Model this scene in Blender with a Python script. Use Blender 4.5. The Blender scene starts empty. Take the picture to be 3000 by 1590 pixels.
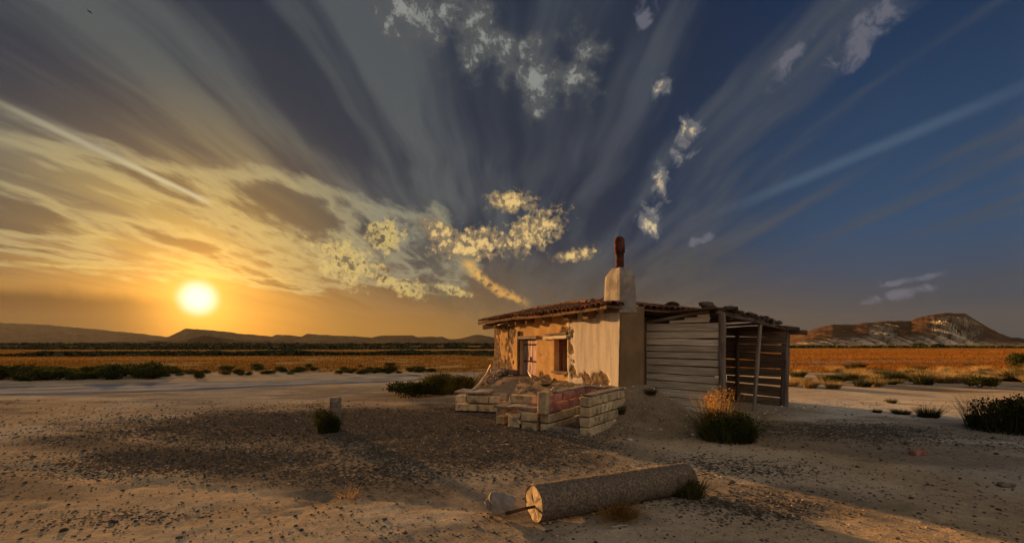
import bpy, math, random
import numpy as np
from mathutils import Vector, Matrix, noise as mnoise
sc = bpy.context.scene
COL = sc.collection
R = math.radians

# ------------------------------------------------------------------ camera
EYE = 1.6                 # eye height, metres
FPX = 1333.0              # focal length in photo pixels (16 mm on a 36 mm sensor)
HX, HY = 1500.0, 1008.0   # photo pixel of the horizon straight ahead
cam_d = bpy.data.cameras.new('camera'); cam = bpy.data.objects.new('camera', cam_d)
COL.objects.link(cam); sc.camera = cam
cam.location = (0, 0, EYE); cam.rotation_euler = (R(90), 0, 0)
cam_d.sensor_width = 36; cam_d.lens = 36 * FPX / 3000
cam_d.shift_y = (HY - 795) / 3000
cam_d.clip_start = 0.05; cam_d.clip_end = 30000

def az_el(px, py):        # direction of a photo pixel as azimuth / elevation (degrees)
    a = math.atan2(px - HX, FPX); e = math.atan2(HY - py, math.hypot(px - HX, FPX))
    return math.degrees(a), math.degrees(e)
def at(px, py, Y):        # point at forward distance Y
    return Vector(((px - HX) / FPX * Y, Y, EYE - (py - HY) / FPX * Y))
def dirv(px, py):
    return Vector(((px - HX) / FPX, 1, -(py - HY) / FPX)).normalized()

# ------------------------------------------------------------------ light and exposure
DISC = dirv(580, 873)                       # where the sun's disc shows
SUN_AZ, SUN_EL = -38.0, 6.3                 # lamp and sky share this direction (the middle of the wide glare)
S = Vector((math.sin(R(SUN_AZ)) * math.cos(R(SUN_EL)), math.cos(R(SUN_AZ)) * math.cos(R(SUN_EL)), math.sin(R(SUN_EL))))
sun_d = bpy.data.lights.new('sun', 'SUN'); sun = bpy.data.objects.new('sun', sun_d); COL.objects.link(sun)
sun_d.energy = 5.0; sun_d.angle = R(1.2); sun_d.color = (1.0, 0.53, 0.19)
sun.rotation_euler = S.to_track_quat('Z', 'Y').to_euler()
sc.view_settings.view_transform = 'Standard'; sc.view_settings.look = 'None'
sc.view_settings.gamma = 1; sc.view_settings.exposure = 1.8
sc.render.engine = 'CYCLES'
sc.cycles.use_denoising = True
sc.cycles.max_bounces = 6; sc.cycles.diffuse_bounces = 3
sc.cycles.sample_clamp_indirect = 4

# ------------------------------------------------------------------ node helper
class NT:
    def __init__(s, tree): s.t = tree; s.N = tree.nodes; s.L = tree.links
    def put(s, sock, v):
        if isinstance(v, bpy.types.NodeSocket): s.L.new(v, sock)
        elif v is not None:
            if isinstance(v, (tuple, list)) and len(v) == 3 and sock.type == 'RGBA': v = (*v, 1)
            sock.default_value = v
    def n(s, typ, ins=None, **props):
        k = s.N.new(typ)
        for a, b in props.items(): setattr(k, a, b)
        for a, b in (ins or {}).items(): s.put(k.inputs[a], b)
        return k
    def m(s, op, a, b=None, c=None, clamp=False):
        k = s.n('ShaderNodeMath', operation=op, use_clamp=clamp)
        for i, v in enumerate((a, b, c)):
            if v is not None: s.put(k.inputs[i], v)
        return k.outputs[0]
    def v(s, op, a, b=None, scale=None):
        k = s.n('ShaderNodeVectorMath', operation=op)
        s.put(k.inputs[0], a)
        if b is not None: s.put(k.inputs[1], b)
        if scale is not None: s.put(k.inputs['Scale'], scale)
        return k.outputs['Value'] if op in ('DOT_PRODUCT', 'LENGTH', 'DISTANCE') else k.outputs[0]
    def xyz(s, a): k = s.n('ShaderNodeSeparateXYZ', {0: a}); return k.outputs
    def comb(s, x, y, z=0.0): return s.n('ShaderNodeCombineXYZ', {0: x, 1: y, 2: z}).outputs[0]
    def mix(s, f, a, b, blend='MIX'):
        k = s.n('ShaderNodeMix', data_type='RGBA', blend_type=blend, clamp_factor=True)
        s.put(k.inputs[0], f); s.put(k.inputs[6], a); s.put(k.inputs[7], b)
        return k.outputs[2]
    def mapr(s, v, a, b, c=0.0, d=1.0, smooth=True):
        k = s.n('ShaderNodeMapRange', interpolation_type='SMOOTHSTEP' if smooth else 'LINEAR')
        for i, q in enumerate((v, a, b, c, d)): s.put(k.inputs[i], q)
        return k.outputs[0]
    def noise(s, vec, scale, detail=4.0, rough=0.55, dist=0.0, out=0):
        k = s.n('ShaderNodeTexNoise', {'Scale': scale, 'Detail': detail, 'Roughness': rough, 'Distortion': dist})
        if vec is not None: s.put(k.inputs['Vector'], vec)
        return k.outputs[out]
    def voro(s, vec, scale, feature='F1', out=0, rnd=1.0):
        k = s.n('ShaderNodeTexVoronoi', {'Scale': scale, 'Randomness': rnd}, feature=feature)
        if vec is not None: s.put(k.inputs['Vector'], vec)
        return k.outputs[out]
    def ramp(s, f, stops, interp='LINEAR'):
        k = s.n('ShaderNodeValToRGB', {0: f}); e = k.color_ramp; e.interpolation = interp
        while len(e.elements) < len(stops): e.elements.new(0.5)
        for q, (p, c) in zip(e.elements, stops): q.position = p; q.color = (*c, 1)
        return k.outputs[0]

# ------------------------------------------------------------------ sky
world = bpy.data.worlds.new('World'); sc.world = world; world.use_nodes = True
w = NT(world.node_tree); w.N.clear()
def build_sky():
    SKY_STRENGTH = 0.1
    K = 1 / SKY_STRENGTH
    def rgb(r, g, b, f=1.0):   # a photo-like sRGB colour as scene radiance
        lin = lambda c: ((c / 255 + .055) / 1.055) ** 2.4 if c > 10 else c / 255 / 12.92
        e = f * K / 2 ** sc.view_settings.exposure
        return (lin(r) * e, lin(g) * e, lin(b) * e)
    d = w.n('ShaderNodeTexCoord').outputs['Generated']
    x, y, z = w.xyz(d)
    zc = w.m('MAXIMUM', z, 0.0)
    DEG = 57.29578
    az = w.m('MULTIPLY', w.m('ARCTAN2', x, y), DEG)
    el = w.m('MULTIPLY', w.m('ARCSINE', z), DEG)
    ae = w.comb(az, el)
    sa = w.m('MULTIPLY', w.m('ARCCOSINE', w.m('MINIMUM', w.v('DOT_PRODUCT', d, tuple(DISC)), 0.9999999)), DEG)  # degrees from the sun
    # clear sky
    nish = w.n('ShaderNodeTexSky', sky_type='NISHITA', sun_disc=False, sun_elevation=R(SUN_EL), sun_rotation=R(SUN_AZ),
               altitude=300, air_density=1.0, dust_density=1.6, ozone_density=1.5).outputs[0]
    nish = w.mix(1.0, nish, (0.40, 0.45, 0.62), 'MULTIPLY')
    # everything in the cloud deck is laid out on a plane overhead
    den = w.m('ADD', zc, 0.07)
    u = w.m('DIVIDE', x, den); v = w.m('DIVIDE', y, den)
    uv = w.comb(u, v)
    warp = w.noise(uv, 0.55, 3, out=1)
    uvw = w.v('ADD', uv, w.v('SCALE', w.v('SUBTRACT', warp, (.5, .5, .5)), scale=0.45))
    # long cirrus streaks converging ahead, a little right of the hut
    def streak(sx, sy, rot, scale, det, off):
        mp = w.n('ShaderNodeMapping', {'Vector': uvw, 'Rotation': (0, 0, R(rot)), 'Scale': (sx, sy, 1), 'Location': off})
        return w.noise(mp.outputs[0], scale, det, 0.55)
    st1 = streak(2.6, .42, 0, 1.0, 4, (3, 1, 0))
    st2 = streak(6.0, .5, 0, 1.0, 4, (7, 4, 2))
    st = w.m('ADD', w.m('MULTIPLY', st1, .62), w.m('MULTIPLY', st2, .38))
    # where the veil is thick: left and centre; thins out to the right
    veil_az = w.m('MULTIPLY', w.mapr(az, 50, -8, .0, 1.0), w.mapr(az, -180, -100))
    veil = w.mapr(w.m('ADD', st, w.m('MULTIPLY', veil_az, .07)), .47, .66)
    hfade = w.mapr(el, 1, 14)
    # tone of cloud against angle from the sun
    near = w.mapr(sa, 23, 2)                    # 1 near the sun
    mid = w.mapr(sa, 55, 10)
    veil_c = w.mix(mid, rgb(80, 84, 92), rgb(98, 101, 97))
    veil_c = w.mix(near, veil_c, rgb(214, 172, 92))
    deep = w.mix(mid, rgb(32, 42, 58), rgb(42, 52, 60))
    deep = w.mix(near, deep, rgb(142, 112, 62))
    clear = w.mix(.975, nish, deep)
    blue = w.mix(w.mapr(el, 38, 6), rgb(18, 42, 72), rgb(54, 80, 108))
    clear = w.mix(w.mapr(az, 8, 42), clear, w.mix(.04, blue, nish))
    col = w.mix(w.m('MULTIPLY', veil, .92), clear, veil_c)
    # horizon haze band: tan ahead, orange under the sun, grey to the right
    hz_c = w.mix(w.mapr(sa, 88, 40), rgb(76, 74, 72), rgb(108, 86, 56))
    hz_c = w.mix(w.mapr(sa, 48, 12), hz_c, rgb(186, 124, 44))
    hz_c = w.mix(w.mapr(sa, 16, 3), hz_c, rgb(235, 148, 40))
    hz = w.m('MULTIPLY', w.mapr(el, 13, 0), .92)
    col = w.mix(hz, col, hz_c)
    # broken mid-level clouds to the left: dark bellies with bright edges
    nb = w.noise(w.n('ShaderNodeMapping', {'Vector': uvw, 'Scale': (1.2, .45, 1)}).outputs[0], 1.5, 6, .6)
    m_left = w.m('MULTIPLY', w.m('MULTIPLY', w.mapr(az, 14, -12), w.mapr(az, -130, -80)), w.m('MULTIPLY', w.mapr(el, 3, 8), w.mapr(el, 26, 14)))
    dens = w.m('ADD', nb, w.m('MULTIPLY', w.m('SUBTRACT', m_left, 1.0), .35))
    edge = w.m('MULTIPLY', w.mapr(dens, .40, .50), w.mapr(dens, .60, .50))
    body = w.mapr(dens, .50, .62)
    br_c = w.mix(near, rgb(176, 164, 130), rgb(250, 208, 118))
    bd_c = w.mix(near, rgb(88, 86, 80), rgb(140, 108, 62))
    col = w.mix(w.m('MULTIPLY', edge, .62), col, br_c)
    col = w.mix(w.m('MULTIPLY', body, .78), col, bd_c)
    # low dark bank under the sun to the left
    bank = w.m('MULTIPLY', w.mapr(w.m('ADD', el, w.m('MULTIPLY', w.noise(ae, .12, 4), 3.0)), 7.0, 5.4), w.m('MULTIPLY', w.mapr(az, -32, -42), w.mapr(az, -120, -75)))
    col = w.mix(w.m('MULTIPLY', bank, .95), col, rgb(88, 62, 36))
    # patches of small puffs (altocumulus)
    fl1 = w.noise(w.v('MULTIPLY', uvw, (1, .62, 1)), 11, 5, .62)
    fl2 = w.noise(ae, 1.25, 5, .62, .4)
    fl3 = w.noise(ae, .55, 4, .6, .5)
    def blob(px, py, rx, ry, rot=0):
        a, e = az_el(px, py)
        mp = w.n('ShaderNodeMapping', {'Vector': ae, 'Location': (a, e, 0), 'Rotation': (0, 0, R(rot)), 'Scale': (rx, ry, 1)}, vector_type='TEXTURE')
        return w.mapr(w.v('LENGTH', mp.outputs[0]), 1.25, .1)
    def union(bs):
        o = bs[0]
        for b in bs[1:]: o = w.m('MAXIMUM', o, b)
        return o
    gap = w.m('MAXIMUM', blob(1480, 340, 12, 5.5, -38), w.m('MULTIPLY', blob(1750, 330, 6, 10, 0), .6))
    col = w.mix(w.m('MULTIPLY', gap, .7), col, rgb(42, 52, 66))
    shade = w.noise(w.v('ADD', ae, (31.0, 7.0, 0.0)), 1.0, 4, .65, .5)
    bankg = union([blob(1600, 830, 15, 5.0, 0), blob(1330, 880, 9, 2.0, -12), blob(2010, 790, 8, 3.5, 0)])
    bankg = w.m('MULTIPLY', bankg, w.mapr(fl3, .3, .6))
    col = w.mix(w.m('MULTIPLY', bankg, .75), col, w.mix(w.mapr(az, -8, 6), rgb(108, 92, 66), rgb(84, 82, 78)))
    def puffs(mask, nz, lo, hi, thick, lit, dark, amt):
        nonlocal col
        q = w.m('ADD', nz, w.m('MULTIPLY', w.m('SUBTRACT', mask, 1.0), .34))
        cov = w.m('MULTIPLY', w.mapr(q, lo, hi), w.mapr(mask, .02, .25))
        core = w.mapr(w.m('ADD', q, w.m('MULTIPLY', w.m('SUBTRACT', shade, .5), .55)), hi - .02, thick + .04)
        col = w.mix(w.m('MULTIPLY', w.m('POWER', cov, 1.5), amt), col, w.mix(core, lit, dark))
    top = union([blob(1230, 40, 9, 6, 0), blob(1420, 130, 9, 6, -30), blob(1570, 230, 6, 5.5, -40), blob(1700, 180, 5.5, 6, 40)])
    puffs(top, fl1, .28, .50, .60, rgb(92, 92, 91), rgb(156, 152, 142), .9)
    low = union([blob(1390, 715, 8, 3.0, 8), blob(1560, 680, 6.5, 3.4, 25), blob(1690, 745, 4, 1.2, 8), blob(1500, 590, 4.5, 2.0, 0), blob(1290, 680, 4, 2, -25)])
    puffs(low, w.m('ADD', w.m('MULTIPLY', fl2, .75), w.m('MULTIPLY', fl3, .25)), .27, .42, .545, rgb(142, 120, 92), rgb(255, 206, 130), .95)
    left = union([blob(1020, 770, 6.5, 4.0, -22), blob(1130, 690, 4, 3, 0), blob(1180, 840, 5.5, 1.8, -14), blob(1330, 850, 4, 1.0, -16)])
    puffs(left, w.m('ADD', w.m('MULTIPLY', fl2, .6), w.m('MULTIPLY', fl3, .4)), .30, .50, .56, rgb(236, 198, 118), rgb(110, 96, 74), .8)
    colm = union([blob(1935, 545, 1.7, 4.0, -8), blob(1905, 650, 2.2, 3.2, 10), blob(2010, 410, 2.6, 3.2, -32), blob(1940, 255, 1.8, 1.6, 0)])
    puffs(colm, fl3, .28, .50, .66, rgb(120, 116, 116), rgb(250, 214, 160), .9)
    rt = union([blob(2300, 195, 4.2, 1.6, 38), blob(2520, 110, 5.0, 2.4, 30), blob(1890, 45, 2, 2, 0), blob(2640, 860, 4.5, .8, 12), blob(2660, 822, 4.0, .5, 8), blob(2060, 700, 2, .8, 15)])
    puffs(rt, fl3, .26, .56, .95, rgb(118, 114, 122), rgb(104, 102, 110), .75)
    # bright rim of the grey bank ahead
    def line(p0, p1, wid, soft0, soft1, c, amt, wob=.0):
        nonlocal col
        a, b = dirv(*p0), dirv(*p1); n = a.cross(b).normalized(); t = (b - a).normalized(); ca, cb = a.dot(t), b.dot(t)
        ds = w.m('MULTIPLY', w.v('DOT_PRODUCT', d, tuple(n)), DEG)
        if wob: ds = w.m('ADD', ds, w.m('MULTIPLY', w.m('SUBTRACT', w.noise(ae, .35, 3), .5), wob))
        ln = w.mapr(w.m('ABSOLUTE', ds), wid, 0)
        tt = w.v('DOT_PRODUCT', d, tuple(t))
        L = cb - ca
        f = w.m('MULTIPLY', w.mapr(tt, ca - soft0 * L, ca + soft0 * L), w.mapr(tt, cb + soft1 * L, cb - soft1 * L))
        if wob: f = w.m('MULTIPLY', f, w.mapr(fl2, .3, .52))
        col = w.mix(w.m('MULTIPLY', w.m('MULTIPLY', ln, f), amt), col, c)
    line((1360, 770), (1432, 838), .95, .2, .2, rgb(250, 186, 96), .9, 2.2)
    line((1428, 836), (1535, 882), .85, .2, .3, rgb(246, 176, 88), .85, 2.2)
    # contrails
    line((60, 330), (610, 592), .42, .3, .06, rgb(226, 204, 158), .85)
    line((20, 318), (380, 470), 1.1, .3, .3, rgb(128, 124, 112), .5)
    line((2960, 272), (2190, 590), .9, .3, .3, rgb(92, 108, 124), .5)
    line((60, 770), (830, 815), .28, .2, .2, rgb(240, 200, 110), .6, .8)
    col = w.mix(1.0, col, (.78, .86, .92), 'MULTIPLY')
    # paler cloud added out of view, away from the sun, to fill the shade
    back_fill = w.m('MULTIPLY', w.mapr(sa, 80, 115), w.mapr(el, 0, 12))
    col = w.mix(w.m('MULTIPLY', back_fill, .85), col, w.mix(w.mapr(st, .4, .65), rgb(186, 178, 170), rgb(250, 232, 208)))
    # sun: glow in the hazy air and the disc, whose light is the lamp's
    g1 = w.m('EXPONENT', w.m('MULTIPLY', sa, -1 / 3.4)); g2 = w.m('EXPONENT', w.m('MULTIPLY', sa, -1 / 8.0))
    col = w.mix(1.0, col, w.mix(g1, (0, 0, 0), rgb(255, 176, 60, 1.6)), 'ADD')
    col = w.mix(1.0, col, w.mix(g2, (0, 0, 0), rgb(150, 92, 24, .4)), 'ADD')
    disc = w.mapr(sa, 2.3, .5)
    col = w.mix(disc, col, rgb(255, 250, 215, 1.3))
    # ground side of the world, seen by nothing but bounces
    col = w.mix(w.mapr(z, 0.0, -0.03), col, rgb(60, 50, 40))
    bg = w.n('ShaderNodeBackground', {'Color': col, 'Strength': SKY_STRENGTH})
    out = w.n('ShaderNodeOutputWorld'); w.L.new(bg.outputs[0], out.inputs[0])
build_sky()
world.cycles.sampling_method = 'MANUAL'; world.cycles.sample_map_resolution = 512
#@@BODY
# ------------------------------------------------------------------ numeric helpers
rng = np.random.default_rng(7)
random.seed(7)
def _hash(ix, iy, s):
    with np.errstate(over='ignore'):
        h = (ix.astype(np.int64) * 374761393 + iy.astype(np.int64) * 668265263 + s * 974711 + 12345)
        h = (h ^ (h >> 13)) * 1274126177
        h = h ^ (h >> 16)
    return (h & 0xFFFF) / 65535.0
def vnoise(x, y, s=0):
    x = np.asarray(x, float); y = np.asarray(y, float)
    ix = np.floor(x); iy = np.floor(y); fx = x - ix; fy = y - iy
    fx = fx * fx * (3 - 2 * fx); fy = fy * fy * (3 - 2 * fy)
    ix = ix.astype(np.int64); iy = iy.astype(np.int64)
    a = _hash(ix, iy, s); b = _hash(ix + 1, iy, s); c = _hash(ix, iy + 1, s); d = _hash(ix + 1, iy + 1, s)
    return a + (b - a) * fx + (c - a) * fy + (a - b - c + d) * fx * fy
def fbm(x, y, o=4, s=0, g=.5):
    t = 0; a = 1; n = 0
    for k in range(o):
        t = t + a * vnoise(x * 2 ** k + 17.3 * k, y * 2 ** k - 9.1 * k, s + k); n += a; a *= g
    return t / n
def sst(a, b, v):
    t = np.clip((np.asarray(v, float) - a) / (b - a), 0, 1); return t * t * (3 - 2 * t)

# hut frame: s along the facade (away), t into the house, origin at the near corner
N0 = np.array([2.34, 9.9]); U = np.array([-.394, .919]); V = np.array([.919, .394])
def HW(s, t, z=0.0):
    return Vector((N0[0] + U[0] * s + V[0] * t, N0[1] + U[1] * s + V[1] * t, z))
def hut_st(x, y):
    dx = x - N0[0]; dy = y - N0[1]
    return dx * U[0] + dy * U[1], dx * V[0] + dy * V[1]
def rect_d(s, t, s0, s1, t0, t1):
    ds = np.maximum(np.maximum(s0 - s, s - s1), 0); dt = np.maximum(np.maximum(t0 - t, t - t1), 0)
    return np.hypot(ds, dt)
# barbecue frame: a along the walls (away), b to the right of the opening
BQ = np.array([1.34, 7.86]); BA = np.array([.553, .833]); BB = np.array([.833, -.553]); WQ = .98; LQ = 1.76
def BW(a, b, z=0.0):       # origin = outer front corner of the right wall; b negative to the left
    return Vector((BQ[0] + BA[0] * a + BB[0] * b, BQ[1] + BA[1] * a + BB[1] * b, z))

def height(x, y):
    x = np.asarray(x, float); y = np.asarray(y, float)
    s, t = hut_st(x, y)
    wob = (fbm(x * .9, y * .9, 3, 5) - .5)
    d1 = rect_d(s, t, 1.1, 7.6, 0, 4.2) + wob * .7
    d2 = rect_d(s, t, 0, 1.2, .0, .65) + wob * .5
    m = np.maximum(.60 * (1 - sst(.1, 1.75, d1)), .68 * (1 - sst(.0, 1.55, d2)))
    # barbecue floor
    dx = x - BQ[0]; dy = y - BQ[1]; a = dx * BA[0] + dy * BA[1]; b = dx * BB[0] + dy * BB[1]
    ins = sst(-.25, -.05, a) * (1 - sst(1.62, 1.74, a)) * sst(-.95, -.88, b) * (1 - sst(-.15, -.08, b))
    m = m * (1 - ins) + .03 * ins
    m = m * (1 - .92 * sst(1.3, 2.5, t) * (1 - sst(.9, 1.5, s)))     # level floor inside the shed
    m = m + (fbm(x * 3.1, y * 3.1, 3, 15) - .5) * .09 * np.clip(m * 3, 0, 1)
    h = m
    near = 1 - sst(25, 60, np.abs(y) + np.abs(x) * .3)
    h = h + near * ((fbm(x * .45, y * .45, 4, 11) - .5) * .06 + (fbm(x * 2.2, y * 2.2, 4, 21) - .5) * .02)
    h = h + near * (fbm(x * 9, y * 9, 2, 31) - .5) * .014 * (1 - sst(11, 18, y))
    # shallow rills crossing the left foreground
    for (x0, y0, x1, y1, dp, wd) in ((-6.5, 5.9, -2.0, 4.7, .018, .10), (-7, 8.2, -2.6, 5.9, .016, .14), (-4.6, 4.4, -3.9, 5.6, .015, .07), (-2.1, 4.9, .6, 4.2, .02, .08), (-2.6, 3.9, -1.9, 4.7, .012, .06)):
        vx, vy = x1 - x0, y1 - y0; L2 = vx * vx + vy * vy
        k = np.clip(((x - x0) * vx + (y - y0) * vy) / L2, 0, 1)
        dd = np.hypot(x - x0 - k * vx, y - y0 - k * vy) + (fbm(x * 2.5, y * 2.5, 2, 41) - .5) * .35
        h = h - dp * np.exp(-(dd / wd) ** 2)
    # gentle swell of the far plain
    far = sst(120, 900, np.hypot(x, y))
    return h + far * (fbm(x * .004, y * .004, 3, 51) - .5) * 5.0
def gz(x, y): return float(height(np.array([x]), np.array([y]))[0])

# ------------------------------------------------------------------ object helpers
MW = {}
def setprops(o, label=None, cat=None, group=None, kind=None):
    if label: o['label'] = label
    if cat: o['category'] = cat
    if group: o['group'] = group
    if kind: o['kind'] = kind
    return o
def obj(name, mesh, mat=None, parent=None, M=None):
    o = bpy.data.objects.new(name, mesh); COL.objects.link(o)
    M = M if M is not None else Matrix.Identity(4)
    if parent is not None:
        o.parent = parent; o.matrix_basis = MW[parent].inverted() @ M
    else: o.matrix_basis = M
    MW[o] = M
    if mat is not None and mesh is not None and not mesh.materials: mesh.materials.append(mat)
    return o
def thing(name, loc, label, cat, group=None):
    o = obj(name, None, M=Matrix.Translation(loc)); o.empty_display_size = .2
    return setprops(o, label, cat, group)
def mesh(name, v, f, smooth=False):
    me = bpy.data.meshes.new(name); me.from_pydata([tuple(p) for p in v], [], [tuple(q) for q in f])
    if smooth: me.polygons.foreach_set('use_smooth', [True] * len(me.polygons))
    me.update(); return me
def np_mesh(name, v, f, smooth=False):   # numpy verts (n,3), faces (m,k)
    me = bpy.data.meshes.new(name); n, m, k = len(v), len(f), f.shape[1]
    me.vertices.add(n); me.vertices.foreach_set('co', np.asarray(v, np.float32).ravel())
    me.loops.add(m * k); me.loops.foreach_set('vertex_index', np.asarray(f, np.int32).ravel())
    me.polygons.add(m); me.polygons.foreach_set('loop_start', np.arange(0, m * k, k, dtype=np.int32))
    me.polygons.foreach_set('use_smooth', np.full(m, smooth))
    me.update(calc_edges=True); return me
def color_attr(me, cols, name='tint'):
    a = me.color_attributes.new(name, 'FLOAT_COLOR', 'POINT')
    c = np.ones((len(cols), 4), np.float32); c[:, :3] = cols; a.data.foreach_set('color', c.ravel())
def grid_faces(nr, nc):
    i = np.arange(nr * nc).reshape(nr, nc)
    return np.stack([i[:-1, :-1], i[:-1, 1:], i[1:, 1:], i[1:, :-1]], -1).reshape(-1, 4)
def frame(p0, p1, up=(0, 0, 1)):         # matrix with local X along p0->p1
    p0 = Vector(p0); p1 = Vector(p1); x = (p1 - p0).normalized(); up = Vector(up)
    y = up.cross(x).normalized(); z = x.cross(y)
    M = Matrix((x, y, z)).transposed().to_4x4(); M.translation = p0
    return M, (p1 - p0).length
def beam_mesh(L, wy, hz, n=4, ch=.008, jit=.004, seed=0, bow=0.0, taper=1.0, rag=0.0):
    """a chamfered bar along +X: octagonal section, gently irregular"""
    rd = random.Random(seed); v = []; f = []
    xs = [0, ch] + [L * (i + 1) / (n + 1) for i in range(n)] + [L - ch, L]
    for i, xx in enumerate(xs):
        k = xx / L; sc_ = 1 - (1 - taper) * k
        a, b = wy / 2 * sc_, hz / 2 * sc_
        if i in (0, len(xs) - 1): a -= ch * .7; b -= ch * .7
        c = min(ch, a * .6, b * .6)
        oy = bow * math.sin(math.pi * k) + rd.uniform(-jit, jit); oz = rd.uniform(-jit, jit)
        ex = rd.uniform(-rag, rag) if i in (0, len(xs) - 1) else 0
        for (yy, zz) in ((a - c, -b), (a, -b + c), (a, b - c), (a - c, b), (-a + c, b), (-a, b - c), (-a, -b + c), (-a + c, -b)):
            v.append((xx + ex + rd.uniform(-rag, rag) * (i in (0, len(xs) - 1)), yy + oy + rd.uniform(-jit, jit) * .5, zz + oz + rd.uniform(-jit, jit) * .5))
    m = len(xs)
    for i in range(m - 1):
        for k in range(8):
            a = i * 8 + k; b = i * 8 + (k + 1) % 8
            f.append((a, b, b + 8, a + 8))
    f.append(tuple(range(7, -1, -1))); f.append(tuple(range((m - 1) * 8, m * 8)))
    return mesh('beam', v, f)
def beam(name, p0, p1, wy, hz, mat, parent=None, up=(0, 0, 1), **kw):
    M, L = frame(p0, p1, up)
    return obj(name, beam_mesh(L, wy, hz, **kw), mat, parent, M)
def tube_mesh(pts, rad, seg=10, cap=True, jit=0.0, seed=0):
    rd = random.Random(seed); v = []; f = []
    pts = [Vector(p) for p in pts]
    for i, p in enumerate(pts):
        d = (pts[min(i + 1, len(pts) - 1)] - pts[max(i - 1, 0)]).normalized()
        a = d.orthogonal().normalized() if abs(d.z) > .9 else d.cross(Vector((0, 0, 1))).normalized()
        b = d.cross(a)
        r = rad[i] if isinstance(rad, (list, tuple)) else rad
        for k in range(seg):
            an = 2 * math.pi * k / seg; rr = r * (1 + rd.uniform(-jit, jit))
            v.append(p + a * math.cos(an) * rr + b * math.sin(an) * rr)
    for i in range(len(pts) - 1):
        for k in range(seg):
            q = (k + 1) % seg; f.append((i * seg + k, i * seg + q, (i + 1) * seg + q, (i + 1) * seg + k))
    if cap: f.append(tuple(range(seg - 1, -1, -1))); f.append(tuple(range((len(pts) - 1) * seg, len(pts) * seg)))
    return mesh('tube', v, f, smooth=seg > 6)
def ico(sub):
    import bmesh
    bm = bmesh.new(); bmesh.ops.create_icosphere(bm, subdivisions=sub, radius=1)
    v = np.array([p.co[:] for p in bm.verts]); f = np.array([[p.index for p in q.verts] for q in bm.faces]); bm.free()
    return v, f
ICO1, ICO2, ICO3 = ico(1), ico(2), ico(3)
def rock_mesh(seed, sub=ICO2, flat=.65, rough=.28, block=.35):
    v, f = sub; out = []
    for p in v:
        q = Vector(p)
        n = mnoise.noise(q * 1.1 + Vector((seed * 7.1, 0, 0))) * rough + mnoise.noise(q * 2.7 + Vector((seed * 3.3, 5, 0))) * rough * .5
        mx = max(abs(c) for c in q); q = q * (1 + n) * (1 - block + block / mx * .8)
        out.append((q.x, q.y * .85, q.z * flat))
    return mesh('rock', out, f.tolist())

# ------------------------------------------------------------------ materials
def mat(name, c1, c2, scale=6.0, rough=.9, bump=.3, bscale=None, coords='Object', stretch=(1, 1, 1), vary=.25, attr=None, trans=0.0, spec=0.0, detail=6, metal=0.0, bdist=.02, ramp=(.35, .65), stain=None):
    m = bpy.data.materials.new(name); m.use_nodes = True
    t = NT(m.node_tree); t.N.clear()
    co = t.n('ShaderNodeTexCoord').outputs[coords]
    co = t.v('MULTIPLY', co, stretch)
    rnd = t.n('ShaderNodeObjectInfo').outputs['Random']
    co = t.v('ADD', co, t.comb(t.m('MULTIPLY', rnd, 37.0), t.m('MULTIPLY', rnd, 11.0), 0.0))
    nz = t.noise(co, scale, detail, .6)
    col = t.mix(t.mapr(nz, *ramp), c1, c2)
    if stain: col = t.mix(t.m('MULTIPLY', t.mapr(t.noise(co, stain[1], 5, .65), .52, .66), stain[2]), col, stain[0])
    if attr: col = t.mix(1.0, col, t.n('ShaderNodeAttribute', attribute_name=attr).outputs['Color'], 'MULTIPLY')
    if vary: col = t.mix(1.0, col, t.comb(*[t.mapr(rnd, 0, 1, 1 - vary, 1 + vary, False)] * 3), 'MULTIPLY')
    b = t.n('ShaderNodeBsdfPrincipled', {'Base Color': col, 'Roughness': rough, 'Specular IOR Level': spec, 'Metallic': metal})
    if bump:
        bn = t.noise(co, bscale or scale * 4, 5, .65)
        bp = t.n('ShaderNodeBump', {'Height': bn, 'Strength': bump, 'Distance': bdist}); t.L.new(bp.outputs[0], b.inputs['Normal'])
    sh = b.outputs[0]
    if trans:
        tr = t.n('ShaderNodeBsdfTranslucent', {'Color': col})
        sh = t.n('ShaderNodeMixShader', {0: trans, 1: sh, 2: tr.outputs[0]}).outputs[0]
    t.L.new(sh, t.n('ShaderNodeOutputMaterial').inputs[0])
    return m

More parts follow.
